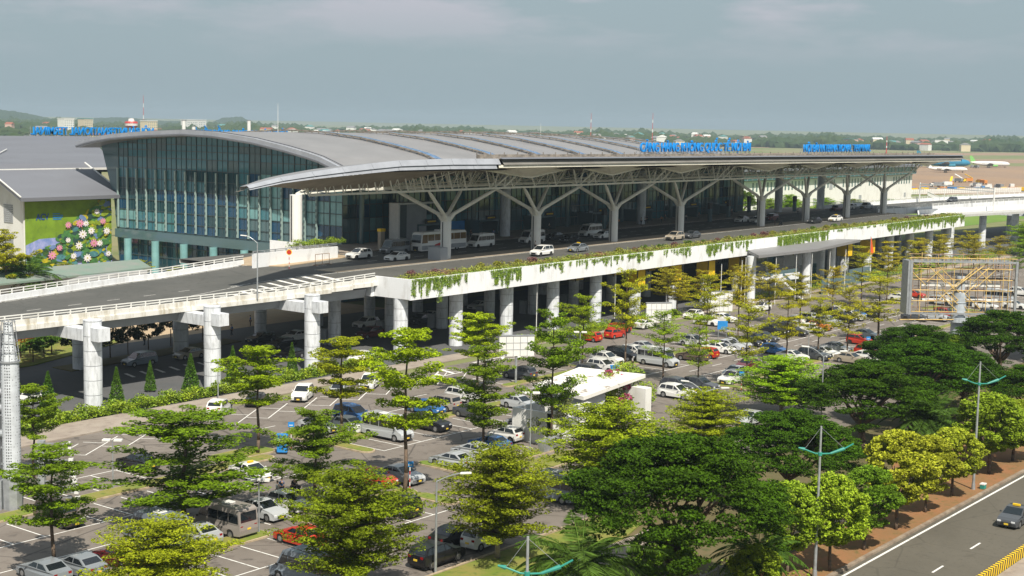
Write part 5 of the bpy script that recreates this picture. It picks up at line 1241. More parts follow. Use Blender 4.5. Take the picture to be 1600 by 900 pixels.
LOT=[
('sedan','grey',55.8,83.8,90,'a'),('sedan','grey',58.1,83.0,90,'a'),('sedan','maroon',61.2,82.6,90,'a'),('van','bluegrey',66.3,84.9,90,'a'),
('sedan','silver',68.4,83.0,90,'a'),('van','taupe',71.4,83.2,90,'a'),('sedan','silver',76.3,84.2,270,'b'),('hatch','white',79.1,84.2,270,'b'),
('sedan','red',73.2,76.6,90,'a2'),('van','bluegrey',67.0,69.5,90,'c'),('sedan','red',89.9,84.7,270,'b'),('sedan','silver',92.3,83.7,270,'b'),
('mpv','black',84.1,76.9,90,'a2'),('suv','black',76.4,65.8,0,'k'),('sedan','black',81.0,67.8,0,'k'),('hatch','white',81.9,66.0,0,'k'),
('taxi','white',84.0,94.2,270,'b'),('mpv','brown',64.5,94.7,270,'b'),('sedan','black',79.6,104.6,90,'d'),('sedan','silver',99.5,83.9,90,'e'),
('sedan','silver',103.8,84.9,90,'e'),('sedan','blue',107.4,85.7,90,'e'),('hatch','white',111.6,87.0,90,'e'),('van','silver',104.3,96.7,270,'f'),
('hatch','white',103.2,101.3,270,'f'),('mpv','blue',107.8,104.8,270,'f'),('sedan','silver',102.5,103.9,270,'f'),('suv','black',110.3,96.0,270,'f'),
('sedan','darkgrey',118.0,96.7,270,'f'),('mpv','taupe',118.9,101.9,90,'g'),('suv','white',124.0,102.9,270,'g'),('sedan','blue',116.4,102.0,270,'g'),
('suv','white',112.4,117.3,212.6,'h'),('hatch','silver',116.9,116.0,212.6,'h'),('suv','white',122.8,116.7,212.6,'h'),('suv','white',100.8,118.1,32.6,'h'),
('sedan','black',106.9,118.9,32.6,'h'),('suv','darkgrey',140.2,107.3,90,'g'),('sedan','silver',117.9,89.2,90,'e'),('sedan','silver',125.5,95.9,270,'g'),
('suv','white',151.9,102.5,270,'i'),('suv','white',157.2,105.6,270,'i'),('mpv','black',161.7,106.1,270,'i'),('suv','white',164.8,105.9,270,'i'),
('sedan','silver',169.9,107.8,270,'i'),('van','silver',161.2,100.0,270,'i'),('suv','brown',167.7,98.5,90,'i'),('hatch','red',171.3,98.6,90,'i'),
('suv','darkgrey',147.4,101.2,270,'i'),('hatch','red',172.3,118.9,90,'j'),('hatch','red',177.6,119.0,0,'j'),('suv','red',182.1,120.1,0,'j'),
('suv','black',186.3,120.7,0,'j'),('sedan','white',189.9,121.0,0,'j'),('sedan','darkgrey',168.7,120.0,90,'j'),('suv','white',179.2,105.1,270,'l'),
('sedan','white',176.7,99.3,270,'l'),('sedan','silver',180.2,99.9,270,'l'),('sedan','silver',182.6,100.0,270,'l'),('sedan','black',185.4,99.7,270,'l'),
('sedan','black',188.5,100.0,270,'l'),('sedan','darkgrey',191.2,100.0,270,'l'),('suv','white',222.6,117.2,180,'m'),('sedan','white',205.8,121.0,180,'m'),
('sedan','white',200.1,115.0,270,'m'),('sedan','white',205.4,115.0,270,'m'),('suv','white',156.2,86.8,180,'n'),('sedan','silver',160.8,87.2,180,'n'),
('sedan','maroon',167.0,89.6,180,'n'),('suv','darkgrey',148.3,86.4,270,'n'),('suv','darkgrey',147.9,88.1,270,'n'),('suv','white',143.1,86.0,270,'n'),
('sedan','white',178.0,88.6,270,'o'),('suv','darkgrey',180.6,86.7,270,'o'),('sedan','white',184.3,86.9,270,'o'),('sedan','silver',189.3,87.4,270,'o'),
('sedan','gold',181.8,81.7,270,'p'),('sedan','white',185.0,80.8,270,'p'),('suv','red',189.1,82.0,270,'p'),('hatch','red',198.8,87.9,270,'q'),
('sedan','silver',205.0,89.8,270,'q'),('sedan','black',199.0,83.4,270,'p'),('sedan','silver',201.5,82.6,270,'p'),('sedan','black',204.7,82.9,270,'p'),
('sedan','silver',136.1,72.5,180,'n2'),('suv','black',198.6,101.8,270,'r'),('sedan','black',199.0,99.5,270,'r'),('sedan','white',204.1,99.2,270,'r'),
('hatch','orange',208.1,99.0,270,'r'),('suv','silver',213.9,100.4,270,'r'),('suv','black',219.3,100.4,270,'r'),('suv','white',223.4,100.6,270,'r'),
('hatch','blue',226.8,101.6,270,'r'),('suv','black',229.0,100.6,270,'r'),('suv','silver',232.1,89.9,270,'s'),('sedan','darkgrey',231.7,92.5,270,'s'),
('suv','red',238.7,90.1,270,'s'),('suv','darkgrey',243.0,84.8,180,'t'),('van','silver',268.2,91.0,270,'u'),('sedan','white',260.4,85.6,270,'u'),
('suv','darkgrey',258.4,92.6,270,'u'),('sedan','white',255.4,89.2,270,'u'),('sedan','red',262.7,105.7,270,'u'),('suv','white',281.9,91.7,270,'u'),
('sedan','white',255.7,105.5,270,'u'),('sedan','white',263.2,98.4,270,'u'),('suv','silver',255.7,97.7,270,'u'),('sedan','darkgrey',206.2,104.9,90,'v'),
('sedan','white',210.8,105.5,90,'v'),('suv','silver',215.1,105.4,90,'v'),('sedan','black',219.4,105.5,90,'v'),('suv','black',224.5,106.1,90,'v'),
('sedan','white',229.0,106.3,90,'v'),('hatch','blue',181.3,93.1,270,'o'),('sedan','black',202.8,102.3,270,'r'),]
SHADE=[
('mpv','bluegrey',113.7,148.8,180,'x'),('sedan','gold',121.6,148.5,180,'x'),('sedan','black',137.5,151.4,180,'x'),('sedan','white',142.3,150.8,180,'x'),
('sedan','black',130.9,139.0,180,'x'),('suv','white',158.8,151.7,180,'x'),('suv','maroon',151.6,144.1,180,'x'),('sedan','white',172.6,150.2,180,'x'),
('suv','darkgrey',167.8,148.7,180,'x'),('sedan','white',188.6,153.5,180,'x'),('suv','black',174.8,143.0,180,'x'),('sedan','white',90.5,137.3,180,'x2'),
('sedan','white',135.8,130.3,180,'x2'),('sedan','black',136.4,146.6,180,'x'),]
DECK=[
('suv','white',162.9,157.3,180,'y'),('sedan','white',165.2,151.2,180,'y'),('van','grey',173.7,159.5,180,'y'),('bus','white',182.9,157.8,180,'y'),
('van','white',193.3,157.1,180,'y'),('van','white',206.7,156.0,180,'y'),('sedan','black',215.8,157.5,180,'y'),('sedan','black',213.4,152.3,180,'y'),
('van','white',227.5,157.5,180,'y'),('sedan','white',225.6,153.2,180,'y'),('mpv','white',189.0,140.5,180,'z'),('taxi','grey',199.5,140.6,180,'z'),
('suv','gold',232.9,141.6,180,'z'),('sedan','darkgrey',239.6,141.8,180,'z'),('sedan','white',287.0,156.9,180,'y'),('sedan','white',288.1,153.6,180,'y'),
('suv','maroon',296.7,154.6,180,'y'),('sedan','black',297.4,144.0,180,'z'),('taxi','white',307.7,143.7,180,'z'),('suv','maroon',342.6,160.0,180,'y'),
('hatch','white',355.1,160.5,180,'y'),('pickup','silver',359.9,160.3,180,'y'),('suv','darkgrey',412.0,155.6,180,'y'),]
ROAD=[
('taxi','darkgrey',115.9,37.0,180,'w'),]

LOT+=[('van','bluegrey',96.4,70.0,90,'kz')]
CE=[]
for lst,z in((LOT,0),(SHADE,0),(DECK,10),(ROAD,0)):
    for (k,c,x,y,h,r) in lst: CE.append(dict(k=k,c=c,x=x,y=y,z=z+(zo(x) if z else 0),h=h,r=r,base=f"{CNAME.get(c,c)} {KN[k]} {ROW[r]}"))
# extra vehicles filling the far shaded bays that the photograph shows packed
unique(CE)
# keep neighbours from touching
for it in range(40):
    for i,a in enumerate(CE):
        for b_ in CE[i+1:]:
            if a['z']!=b_['z'] and abs(a['z']-b_['z'])>3: continue
            dx=b_['x']-a['x']; dy=b_['y']-a['y']
            if abs(dx)>6 or abs(dy)>6: continue
            al=(a['h']%180)==90; bl=(b_['h']%180)==90
            if al and bl:
                if abs(dx)<2.25 and abs(dy)<4.9:
                    if abs(dy)>3.2: s=(4.9-abs(dy))/2*(1 if dy>0 else -1); a['y']-=s; b_['y']+=s
                    else: s=(2.26-abs(dx))/2*(1 if dx>0 else -1); a['x']-=s; b_['x']+=s
            elif not al and not bl and a['h']%90==0 and b_['h']%90==0:
                if abs(dy)<2.1 and abs(dx)<4.9:
                    s=(2.12-abs(dy))/2*(1 if dy>0 else -1); a['y']-=s; b_['y']+=s
            elif a['h']%90==0 and b_['h']%90==0:
                if abs(dy)<3.3 and abs(dx)<3.3: s=(3.35-abs(dy))/2*(1 if dy>0 else -1); a['y']-=s; b_['y']+=s
TC=dict(sedan='car',hatch='car',suv='car',mpv='car',van='minibus',taxi='taxi',bus='coach',pickup='pickup truck')
for e in CE:
    d=math.hypot(e['x'],e['y']); k=e['k']; p=CP[k+'F'] if (d>215 and k+'F' in CP) else CP[k]
    j=random.uniform(.9,1.1); col=tuple(min(.85,q*j) for q in COL[e['c']])
    place(p,(e['x'],e['y'],e['z']+.012+(0.0)),R(e['h']+random.uniform(-1.2,1.2)),e['label'],TC[k],{0:'vehicles in the car park',1:'vehicles on the elevated road'}[1 if e['z']>5 else 0],None,col,('body','mirror'))
flush()
for p in CP.values(): remove_tree(p)
CH.clear()
# red and blue graphics of the two taxis are left to paint colour
# ================= PLANES AND APRON VEHICLES =================
def plane(name,label,loc,rz,L_,r,wing,cols,belly,tailc,winglet=True,hi_tail=False):
    t=thing(name,label,'airplane',loc,R(rz)); z=r*1.55
    b=MB(); st=[(-.5,.12,.55),(-.42,.45,.35),(-.3,.85,.12),(-.15,1,0),(.3,1,0),(.4,.92,-.02),(.46,.65,-.08),(.495,.25,-.15),(.5,.04,-.18)]
    for (a,ra,za),(c,rc,zc) in zip(st[:-1],st[1:]): b.cyl((a*L_,0,z+za*r),(c*L_,0,z+zc*r),ra*r,rc*r,14,cap=False)
    o=b.build('fuselage',cols,t,smooth=True)
    for s in(-1,1):
        b=MB(); b.add([(.10*L_,s*r*.6,z-.5*r),(-.10*L_,s*r*.6,z-.5*r),(-.20*L_,s*wing,z+.3*r),(-.15*L_,s*wing,z+.3*r),(.10*L_,s*r*.6,z-.3*r),(-.10*L_,s*r*.6,z-.35*r),(-.20*L_,s*wing,z+.36*r),(-.15*L_,s*wing,z+.38*r)],[(0,1,2,3),(7,6,5,4),(0,3,7,4),(1,5,6,2),(2,6,7,3)]); b.build('wing',M['greysteel'],t)
        b=MB(); zz_=z+(3.0*r if hi_tail else .35*r); b.add([(-.40*L_,s*.1*r,zz_),(-.49*L_,s*.1*r,zz_),(-.51*L_,s*wing*.36,zz_+.05),(-.46*L_,s*wing*.36,zz_+.05),(-.40*L_,s*.1*r,zz_+.2),(-.49*L_,s*.1*r,zz_+.2)],[(0,1,2,3),(4,3,2,5),(0,3,4),(1,5,2)]); b.build('tailplane',M['white'],t)
        b=MB(); ex,ey,ez=((-.22*L_,s*r*1.5,z+.4*r) if hi_tail else (.06*L_,s*wing*.36,z-.75*r)); b.cyl((ex-1.6*r*.6,ey,ez),(ex+1.6*r*.6,ey,ez),r*.38,r*.5,12); b.build('engine',tailc,t)
    b=MB(); h=3.2*r; b.add([(-.36*L_,.12,z+.7*r),(-.5*L_,.12,z+.6*r),(-.53*L_,.06,z+h),(-.47*L_,.06,z+h),(-.36*L_,-.12,z+.7*r),(-.5*L_,-.12,z+.6*r),(-.53*L_,-.06,z+h),(-.47*L_,-.06,z+h)],[(0,1,2,3),(7,6,5,4),(0,3,7,4),(1,5,6,2),(2,6,7,3)]); b.build('tail_fin',tailc,t)
    for x,y in((.38*L_,0),(-.04*L_,r*.9),(-.04*L_,-r*.9)):
        b=MB(); b.cyl((x,y,z-.6*r),(x,y,.4),.15,.15,6); b.cyl((x,y-.3,.45),(x,y+.3,.45),.45,.45,10); b.build('landing_gear',M['trim'],t)
    b=MB(); 
    for i in range(int(L_*.55)): 
        for s in(-1,1): b.box(-.22*L_+i,-.22*L_+i+.4,s*(r*.99)-.02,s*(r*.99)+.02,z+.15*r,z+.35*r)
    b.build('cabin_windows',M['trim'],t); return t
plane('jet_airliner','blue and white jet airliner seen from behind on the apron',(1210,466,.05),-40,50,3.1,22,mat('airliner_blue',(.02,.22,.38),var=0),None,mat('tail_blue',(.03,.2,.3),var=0))
plane('business_jet','small white business jet parked on the apron',(1085,415,.05),-46,33,1.7,13,M['white'],None,M['white'],hi_tail=True)
plane('regional_airliner','white airliner with green tail fin taxiing far right',(1285,452,.05),-50,36,2.2,18,M['white'],None,mat('tail_green',(.2,.5,.12),var=0))
def truck(label,cat,x,y,rz,c1,c2,L_=7,h=2.6,kind=0):
    t=thing('apron_truck',label,cat,(x,y,.05),rz,'airport ground vehicles'); b=MB(); b.box(-L_/2,L_*.2,-1.1,1.1,.7,h); b.build('cargo_body',c1,t,bevel=.05)
    b=MB(); b.add([(L_*.22,-1.05,.5),(L_/2,-1.05,.5),(L_/2,-1.05,1.3),(L_*.42,-1.0,2.1),(L_*.22,-1.0,2.1),(L_*.22,1.05,.5),(L_/2,1.05,.5),(L_/2,1.05,1.3),(L_*.42,1.0,2.1),(L_*.22,1.0,2.1)],[(0,1,2,3,4),(9,8,7,6,5),(1,6,7,2),(2,7,8,3),(3,8,9,4),(0,4,9,5),(0,5,6,1)]); b.build('cab',c2,t)
    b=MB(); b.add([(L_*.505,-.9,1.32),(L_*.505,.9,1.32),(L_*.43,.9,2.02),(L_*.43,-.9,2.02)],[(0,1,2,3)]); b.build('windshield',M['carglass'],t)
    for xx in(-L_*.3,L_*.33):
        for s in(-1,1): b=MB(); b.cyl((xx,s*.85,.45),(xx,s*1.12,.45),.45,.45,10); b.build('wheel',M['tyre'],t)
    if kind: b=MB(); b.bar((-L_/2,0,h+.1),(L_*.3,0,h+2.6),1.2,.25); b.build('conveyor',c2,t)
cc=[(M['yellow'],'yellow'),(mat('truck_orange',(.65,.25,.05),var=.1),'orange'),(M['cblue'],'blue'),(M['white'],'white'),(mat('truck_grey',(.25,.26,.28),var=.1),'grey'),(M['red'],'red')]
TRK=[]
for x,y,a,k in((699,286,0,0),(704,282,0,0),(708,290,1,0),(717,292,2,0),(722,288,0,0),(732,292,2,0),(736,284,1,0),(796,311,4,0),(803,309,3,0),(815,312,3,0),(826,313,1,1),(881,330,4,1),(890,327,1,1),(876,314,1,0),(867,309,1,0),(806,283,3,0),(800,287,3,0),(769,262,0,0),(774,260,1,0),(779,257,0,0),(785,255,1,0),(760,268,4,0),(752,272,2,0),(745,276,0,0),(738,280,2,0),(1256,458,4,0),(1244,450,4,0),(812,280,4,0),(822,276,3,0),(780,276,3,0),(820,296,4,0)):
    TRK.append(dict(x=x,y=y,a=a,k=k,base=f"{cc[a][1]} airport {'loader with conveyor' if k else 'service truck'} on the apron behind the white fence"))
unique(TRK)
for e in TRK: truck(e['label'],'truck',e['x'],e['y'],random.uniform(0,3.14),cc[e['a']][0],cc[(e['a']+3)%4][0],kind=e['k'])
# ================= STREET FURNITURE =================
# main road barrier, one part per segment pair
t=thing('road_barrier','yellow and black striped low barrier along the main road','barrier',(90,33.5,0)); y_=MB(); k_=MB()
for i in range(360):
    x=-20+i*.25; a=(y_ if i%2 else k_); a.add([(x,-.16,0),(x+.25,-.16,0),(x+.45,-.16,.75),(x+.20,-.16,.75),(x,.16,0),(x+.25,.16,0),(x+.45,.16,.75),(x+.20,.16,.75)],[(0,1,2,3),(7,6,5,4),(3,2,6,7),(0,3,7,4),(1,5,6,2)])
y_.build('yellow_block',M['yellow'],t); k_.build('black_block',M['black'],t)
# fence
t=thing('park_fence','dark metal railing fence between red soil strip and car park garden','fence',(60,47.3,0)); b=MB(); p=MB()
for i in range(640): x=-70+i*.22; b.box(x,x+.035,-.02,.02,.15,1.55)
b.box(-70,70,-.03,.03,.2,.26); b.box(-70,70,-.03,.03,1.4,1.46); b.build('railing',M['greysteel'],t)
for i in range(56): x=-70+i*2.5; p.box(x,x+.1,-.05,.05,0,1.65)
p.build('fence_posts',M['greysteel'],t)
t=thing('apron_fence','long white fence along the grass in front of the apron','fence',(700,277,0),math.atan2(-30,110)); b=MB()
for i in range(170): x=-60+i*1.6; b.box(x,x+1.25,-.1,.1,.2,2.6)
b.build('white_panel',M['white'],t)
b=MB(); b.box(-60,212,-.16,-.1,1.3,1.5); b.build('rail',M['white'],t)
t=thing('grass_fence','low white railing running from the pier building to the apron fence','fence',(600,228,0),math.atan2(48,95)); b=MB()
for i in range(60): x=-20+i*2; b.box(x,x+.25,-.1,.1,0,2)
b.box(-20,100,-.06,.06,1.7,1.9); b.build('railing',M['white'],t)
# green armed main road lamps
def green_lamp(x,y,h,label):
    t=thing('street_lamp',label,'street lamp',(x,y,.14),0,'green armed lamps of the main road')
    b=MB(); b.cyl((0,0,0),(0,0,.5),.18,.16,10); b.cyl((0,0,.5),(0,0,h),.125,.07,10); b.build('pole',M['galv'],t)
    gm=M['green']
    b=MB()
    za=h-2.0
    pts=[Vector((-.65,.9,za+.30)),Vector((-.2,.3,za+.02)),Vector((0,0,za)),Vector((.5,-.55,za+.02)),Vector((1.15,-1.3,za+.38)),Vector((1.55,-1.8,za+.75))]
    b.path(pts,.055,6); b.cyl((0,0,za-.12),(0,0,za+.12),.15,.15,8); b.build('arm',gm,t)
    b=MB(); b.cyl(pts[3],pts[4],.08,.13,8); b.cyl(pts[0]-Vector((.25,-.35,-.1)),pts[0],.05,.13,8); b.build('lamp_head',gm,t)
    b=MB(); b.path([Vector((0,0,h-.1)),pts[0]],.012,4); b.path([Vector((0,0,h-.1)),pts[4]],.012,4); b.build('stay_wire',M['galv'],t); return t
M['green']=mat('green_paint',(.03,.30,.24),rough=.5,var=.1)
green_lamp(57.3,43.1,10.6,'tall street lamp with green arms at the bottom edge beside the path')
green_lamp(91.5,43.1,11.0,'tall street lamp with green arms in front of the round light green trees')
green_lamp(124.1,43.5,11.6,'tall green armed street lamp at right with a small box at its foot')
green_lamp(156.8,43.5,11.6,'tall street lamp with green arms, farthest one at the right edge')
t=thing('foot_box','small green and white box at the foot of a street lamp','box',(124.9,42.9,.14)); b=MB(); b.box(-.3,.3,-.2,.2,0,.4); b.build('box_body',M['green'],t,bevel=.03); b=MB(); b.box(-.32,.32,-.22,.22,.4,.5); b.build('lid',M['white'],t)
# car park lamps
def arm_lamp(x,y,h,arms,label,base=.13):
    t=thing('car_park_lamp',label,'street lamp',(x,y,base),0,'curved arm lamps'); b=MB(); b.cyl((0,0,0),(0,0,h),.10,.06,8); b.build('pole',M['galv'],t)
    for (dx,dy,dz) in arms:
        b=MB(); pts=[Vector((dx*s,dy*s,h+dz*math.sin(s*1.57))) for s in (0,.15,.35,.6,.85)]; b.path(pts,.045,6); b.build('arm',M['galv'],t)
        b=MB(); e=pts[-1]; d=Vector((dx,dy,dz*.15)).normalized(); b.bar(e-d*.05,e+d*.75,.26,.13); b.build('lamp_head',M['white'],t,bevel=.03)
rt=(math.sin(R(PHI)),-math.cos(R(PHI)))
arm_lamp(74.5,64.2,6.6,[(rt[0]*2.0,rt[1]*2.0,.65)],'single arm lamp on the near grass verge by the black suv')
arm_lamp(119.0,68.6,6.2,[(rt[0]*2.1,rt[1]*2.1,.5),(-rt[0]*1.7,-rt[1]*1.7,1.1)],'double arm lamp behind the big rain tree below the kiosk')
arm_lamp(130.4,61.5,9.2,[(rt[0]*1.9,rt[1]*1.9,.6),(-rt[0]*1.8,-rt[1]*1.8,1.0)],'double arm lamp beside the round bright green tree')
arm_lamp(190.9,77.8,4.6,[(rt[0]*2.2,rt[1]*2.2,.9)],'single arm lamp near the red cars at right')
arm_lamp(120.2,133.6,7.0,[(-rt[0]*1.6,-rt[1]*1.6,.9)],'single arm lamp standing at the front railing of the elevated road',9.5)
def box_lamp(x,y,h,label):
    t=thing('flat_head_lamp',label,'street lamp',(x,y,.13),R(PHI-90),'flat head car park lamps'); b=MB(); b.cyl((0,0,0),(0,0,h),.07,.055,8); b.build('pole',M['galv'],t)
    for s in(-1,1): b=MB(); b.box(s*.15 if s>0 else -.85,.85 if s>0 else -.15,-.25,.25,h-.05,h+.14); b.build('lamp_head',M['white'],t,bevel=.03)
for (x,y,h,l) in((73.5,100.0,4.2,'flat double head lamp in the left island near the mast'),(72.9,80.9,4.1,'flat double head lamp by the silver sedan and red car'),(179.5,87.0,5.0,'flat double head lamp behind the white sedan row at right'),(108.0,81.2,6.0,'flat double head lamp by the left end of the kiosk'),(105.6,124.0,3.6,'flat head lamp in the hedge beside the white suv'),(150,105,5,'flat double head lamp among the cars behind the kiosk')): box_lamp(x,y,h,l)
# signs, bins
def sign(x,y,h,label,mm,w=.6,hh=.5,rz=0,pole='rw'):
    t=thing('sign_post',label,'sign',(x,y,.13),R(rz)); b=MB(); n=6
    for i in range(n): b.cyl((0,0,h*i/n),(0,0,h*(i+1)/n),.05,.05,8,mi=i%2)
    b.build('post',[M['red'],M['white']],t); b=MB(); b.box(-w/2,w/2,-.04,.04,h,h+hh); b.build('sign_plate',mm,t,bevel=.02); b=MB(); b.box(-w*.3,w*.3,-.05,.05,h+hh*.3,h+hh*.45); b.build('sign_mark',M['white'],t); return t
a_=PHI-90
sign(90.3,80.9,2.0,'small blue arrow sign on red white post by the silver sedan',M['cblue'],rz=a_)
sign(93.9,99.6,2.2,'small blue arrow sign on red white post beside the blue cabinet',M['cblue'],rz=a_)
sign(152.3,82.5,1.8,'small blue sign near the white suv right of the kiosk',M['cblue'],rz=a_)
sign(191.5,83.5,1.8,'small blue and white sign by the red suv',M['cblue'],rz=a_)
sign(128.5,60.3,2.0,'red and white striped marker post beside the junction at right',M['white'],rz=a_)
def cabinet(x,y,label,h=1.7):
    t=thing('blue_cabinet',label,'cabinet',(x,y,.13),R(a_)); b=MB(); b.box(-.5,.5,-.35,.35,.05,h); b.build('cabinet_body',M['cblue'],t,bevel=.06); b=MB(); b.box(-.56,.56,-.4,.4,h,h+.1); b.build('lid',M['cblue'],t); b=MB(); b.box(-.3,.3,-.37,-.34,h*.55,h*.8); b.build('white_label',M['white'],t)
cabinet(92.4,99.2,'blue cabinet beside the slim tree and striped sign post')
cabinet(149.5,99.2,'blue cabinet by the white suvs behind the kiosk',1.3)
t=thing('blue_board','blue board standing between the trees at the right row','sign board',(185.5,104,.13),R(a_)); b=MB(); b.box(-.75,.75,-.05,.05,1.8,3.1); b.build('board',M['cblue'],t); b=MB(); b.cyl((-.6,0,0),(-.6,0,1.8),.05,.05,6); b.cyl((.6,0,0),(.6,0,1.8),.05,.05,6); b.build('leg',M['galv'],t)
# billboards
def board(x,y,z0,w,h,label,rz,cols,legs,dp=.5):
    t=thing('billboard',label,'billboard',(x,y,0),R(rz)); b=MB(); b.box(-w/2,w/2,-dp/2,dp/2,z0,z0+h); b.build('panel_box',M['white'],t,bevel=.03)
    b=MB()
    for i in range(1,5): xx=-w/2+w*i/5; b.box(xx-.03,xx+.03,-dp/2-.03,-dp/2,z0+.05,z0+h-.05)
    for i in range(1,3): zz_=z0+h*i/3; b.box(-w/2+.05,w/2-.05,-dp/2-.025,-dp/2,zz_-.03,zz_+.03)
    b.build('panel_grid',M['galv'],t); b=MB(); b.box(-w/2-.06,w/2+.06,-dp/2-.06,dp/2+.06,z0+h,z0+h+.1); b.build('top_edge',M['greysteel'],t)
    for lx in legs: b=MB(); b.cyl((lx,0,0),(lx,0,z0),.14,.14,8); b.build('leg',M['galv'],t)
board(137.1,105.5,3.5,4.4,2.5,'white panel billboard on one post between the layered trees',a_+12,None,(0,))
board(191.5,119,.9,4.2,3.1,'large white blank board near the red cars and the walkway',a_+14,None,(-1.6,1.6))
board(211.5,119,.8,4.0,3.4,'grey white board left of the station entrance',a_+14,None,(-1.6,1.6))
# big scaffolded billboard on monopole
t=thing('scaffolded_billboard','empty grey billboard frame on thick pole, filled with yellow and brown scaffolding','billboard',(188.1,69.3,0),R(a_+3))
b=MB(); 
for z0,z1 in((0,3),(3,6),(6,9),(9,10.4)): b.cyl((0,0,z0+.06),(0,0,z1),.95,.95,22); b.cyl((0,0,z0),(0,0,z0+.06),1.03,1.03,22)
b.cyl((0,0,6.4),(0,0,7.0),1.45,1.45,22); b.cyl((0,0,10.4),(0,0,12.6),.7,.6,18); b.build('monopole',mat('pale_steel',(.55,.60,.66),rough=.5,var=.15,scale=1.2),t)
b=MB(); W_=7.2; zt_=14.6; zb_=7.6
for z in(zt_,zb_): b.bar((-W_,-1.2,z),(W_,-1.2,z),.22,.22); b.bar((-W_,1.2,z),(W_,1.2,z),.2,.2)
for x in(-W_,W_): b.bar((x,-1.2,zb_-.15),(x,-1.2,zt_+.15),.32,.30); b.bar((x,1.2,zb_),(x,1.2,zt_),.2,.2)
b.build('frame',M['greysteel'],t); b=MB(); b.box(-W_-.45,-W_-.18,-1.3,1.3,zb_-.1,zt_+.1); b.build('side_panel',M['greysteel'],t)
b=MB(); b.box(-5.4,5.4,-.3,.3,11.2,11.6); b.box(-5.2,5.2,-.25,.25,9.2,9.5); b.build('cross_beam',M['white'],t)
r5=random.Random(8); b=MB(); c=MB()
for i in range(13):
    x=-6.8+i*1.13; (b if i%2 else c).cyl((x,-.7,6.9),(x,-.7,14.9+r5.uniform(0,.9)),.05,.05,6); (c if i%2 else b).cyl((x+.2,.7,7.2),(x+.2,.7,15.2),.045,.045,6)
for k in range(6):
    z=7.8+k*1.45; b.cyl((-7.4,-.75,z),(7.4,-.75,z),.05,.05,6); c.cyl((-7.0,.75,z+.4),(7.2,.75,z+.4),.045,.045,6)
for i in range(16):
    x=r5.uniform(-6.5,4.5); z=r5.uniform(7.8,12.5); s=r5.choice((-1,1)); b.cyl((x,-.8,z),(x+2.6*s,-.8,z+2.4),.055,.055,6)
for i in range(40):
    x=r5.uniform(-6.8,6.8); z=7.8+1.45*r5.randrange(6); b.cyl((x,-.8,z),(x,.8,z),.05,.05,5)
b.cyl((-1.0,-1,11.2),(3.4,-1,14.6),.09,.09,6)
for i in range(22): z=r5.choice((9.3,10.7,12.2,13.6)); x=r5.uniform(-6.8,4.8); c.box(x,x+2,-.7,.7,z,z+.06)
b.cyl((-8.4,-1.0,6.7),(8.6,-1.0,6.9),.07,.07,6); b.build('yellow_scaffolding',M['scaffy'],t); c.build('brown_scaffolding',M['scaffb'],t)
# mast at the left edge
t=thing('billboard_mast','thick perforated silver billboard mast with ladder cage at the left edge','mast',(64.6,101.2,0),R(a_))
pm_=mat('perforated_steel',(.66,.70,.75),rough=.5,var=.1,scale=1.2); nt=pm_.node_tree; p=nt.nodes['Principled BSDF']; old=p.inputs['Base Color'].links[0].from_socket
tcn=N(nt,'ShaderNodeTexCoord'); vo_=N(nt,'ShaderNodeTexVoronoi'); vo_.inputs['Scale'].default_value=4.2; vo_.inputs['Randomness'].default_value=.15
mpn=N(nt,'ShaderNodeMapping'); mpn.inputs['Scale'].default_value=(1.3,1.3,1.0)
rmp=N(nt,'ShaderNodeValToRGB'); rmp.color_ramp.elements[0].position=.26; rmp.color_ramp.elements[1].position=.32; mxn=N(nt,'ShaderNodeMixRGB'); mxn.inputs[1].default_value=(.05,.05,.06,1)
nt.links.new(tcn.outputs['Object'],mpn.inputs[0]); nt.links.new(mpn.outputs[0],vo_.inputs['Vector']); nt.links.new(vo_.outputs['Distance'],rmp.inputs[0]); nt.links.new(rmp.outputs[0],mxn.inputs[0]); nt.links.new(old,mxn.inputs[2]); nt.links.new(mxn.outputs[0],p.inputs['Base Color'])
b=MB(); b.cyl((0,0,2.6),(0,0,12.2),.72,.72,26); b.cyl((0,0,12.2),(-.1,0,15.3),.66,.34,20); b.build('mast_tube',pm_,t)
b=MB(); b.cyl((0,0,0),(0,0,2.6),.78,.78,8); b.box(-1.6,-.7,-.6,.6,0,2.4); b.build('plinth',M['galv'],t)
b=MB(); b.cyl((0,0,12.1),(0,0,12.2),.82,.82,20)
for i in range(10):
    a=i*.628; b.cyl((.8*math.cos(a),.8*math.sin(a),12.2),(-.05+.5*math.cos(a),.5*math.sin(a),15.5),.03,.03,5)
for z in(13,13.8,14.6,15.4):
    rr__=.8-.3*(z-12.2)/3.2; b.path([Vector((rr__*math.cos(i*.524),rr__*math.sin(i*.524),z)) for i in range(13)],.03,4)
b.build('ladder_cage',M['greysteel'],t)
b=MB(); b.box(-1.05,-.85,-.5,.5,0,15.0); 
for z in np.arange(1,15,1.35): b.bar((-4,0,z),(-.6,0,z),.12,.14)
b.build('rear_truss',M['galv'],t)
b=MB(); 
for z in(6.2,8.3,9.6): b.cyl((-5,0,z),(-.6,0,z),.35,.35,14)
b.build('horizontal_tube',M['galv'],t)
t=thing('light_rack','silver rack of horizontal arms with small floodlights beside the left mast','light rack',(66.4,99.4,.0),R(a_)); b=MB(); b.box(-.5,.05,-.25,.25,0.6,5.6); b.build('rack_panel',M['galv'],t)
b=MB(); g=MB()
for i in range(11):
    z=.9+i*.45; x=2.6-.07*i+.15; b.bar((0,0,z),(x,-.3,z+.05),.07,.07); g.box(x-.15,x+.2,-.45,-.15,z-.02,z+.22)
b.build('arm',M['galv'],t); g.build('floodlights',M['white'],t)
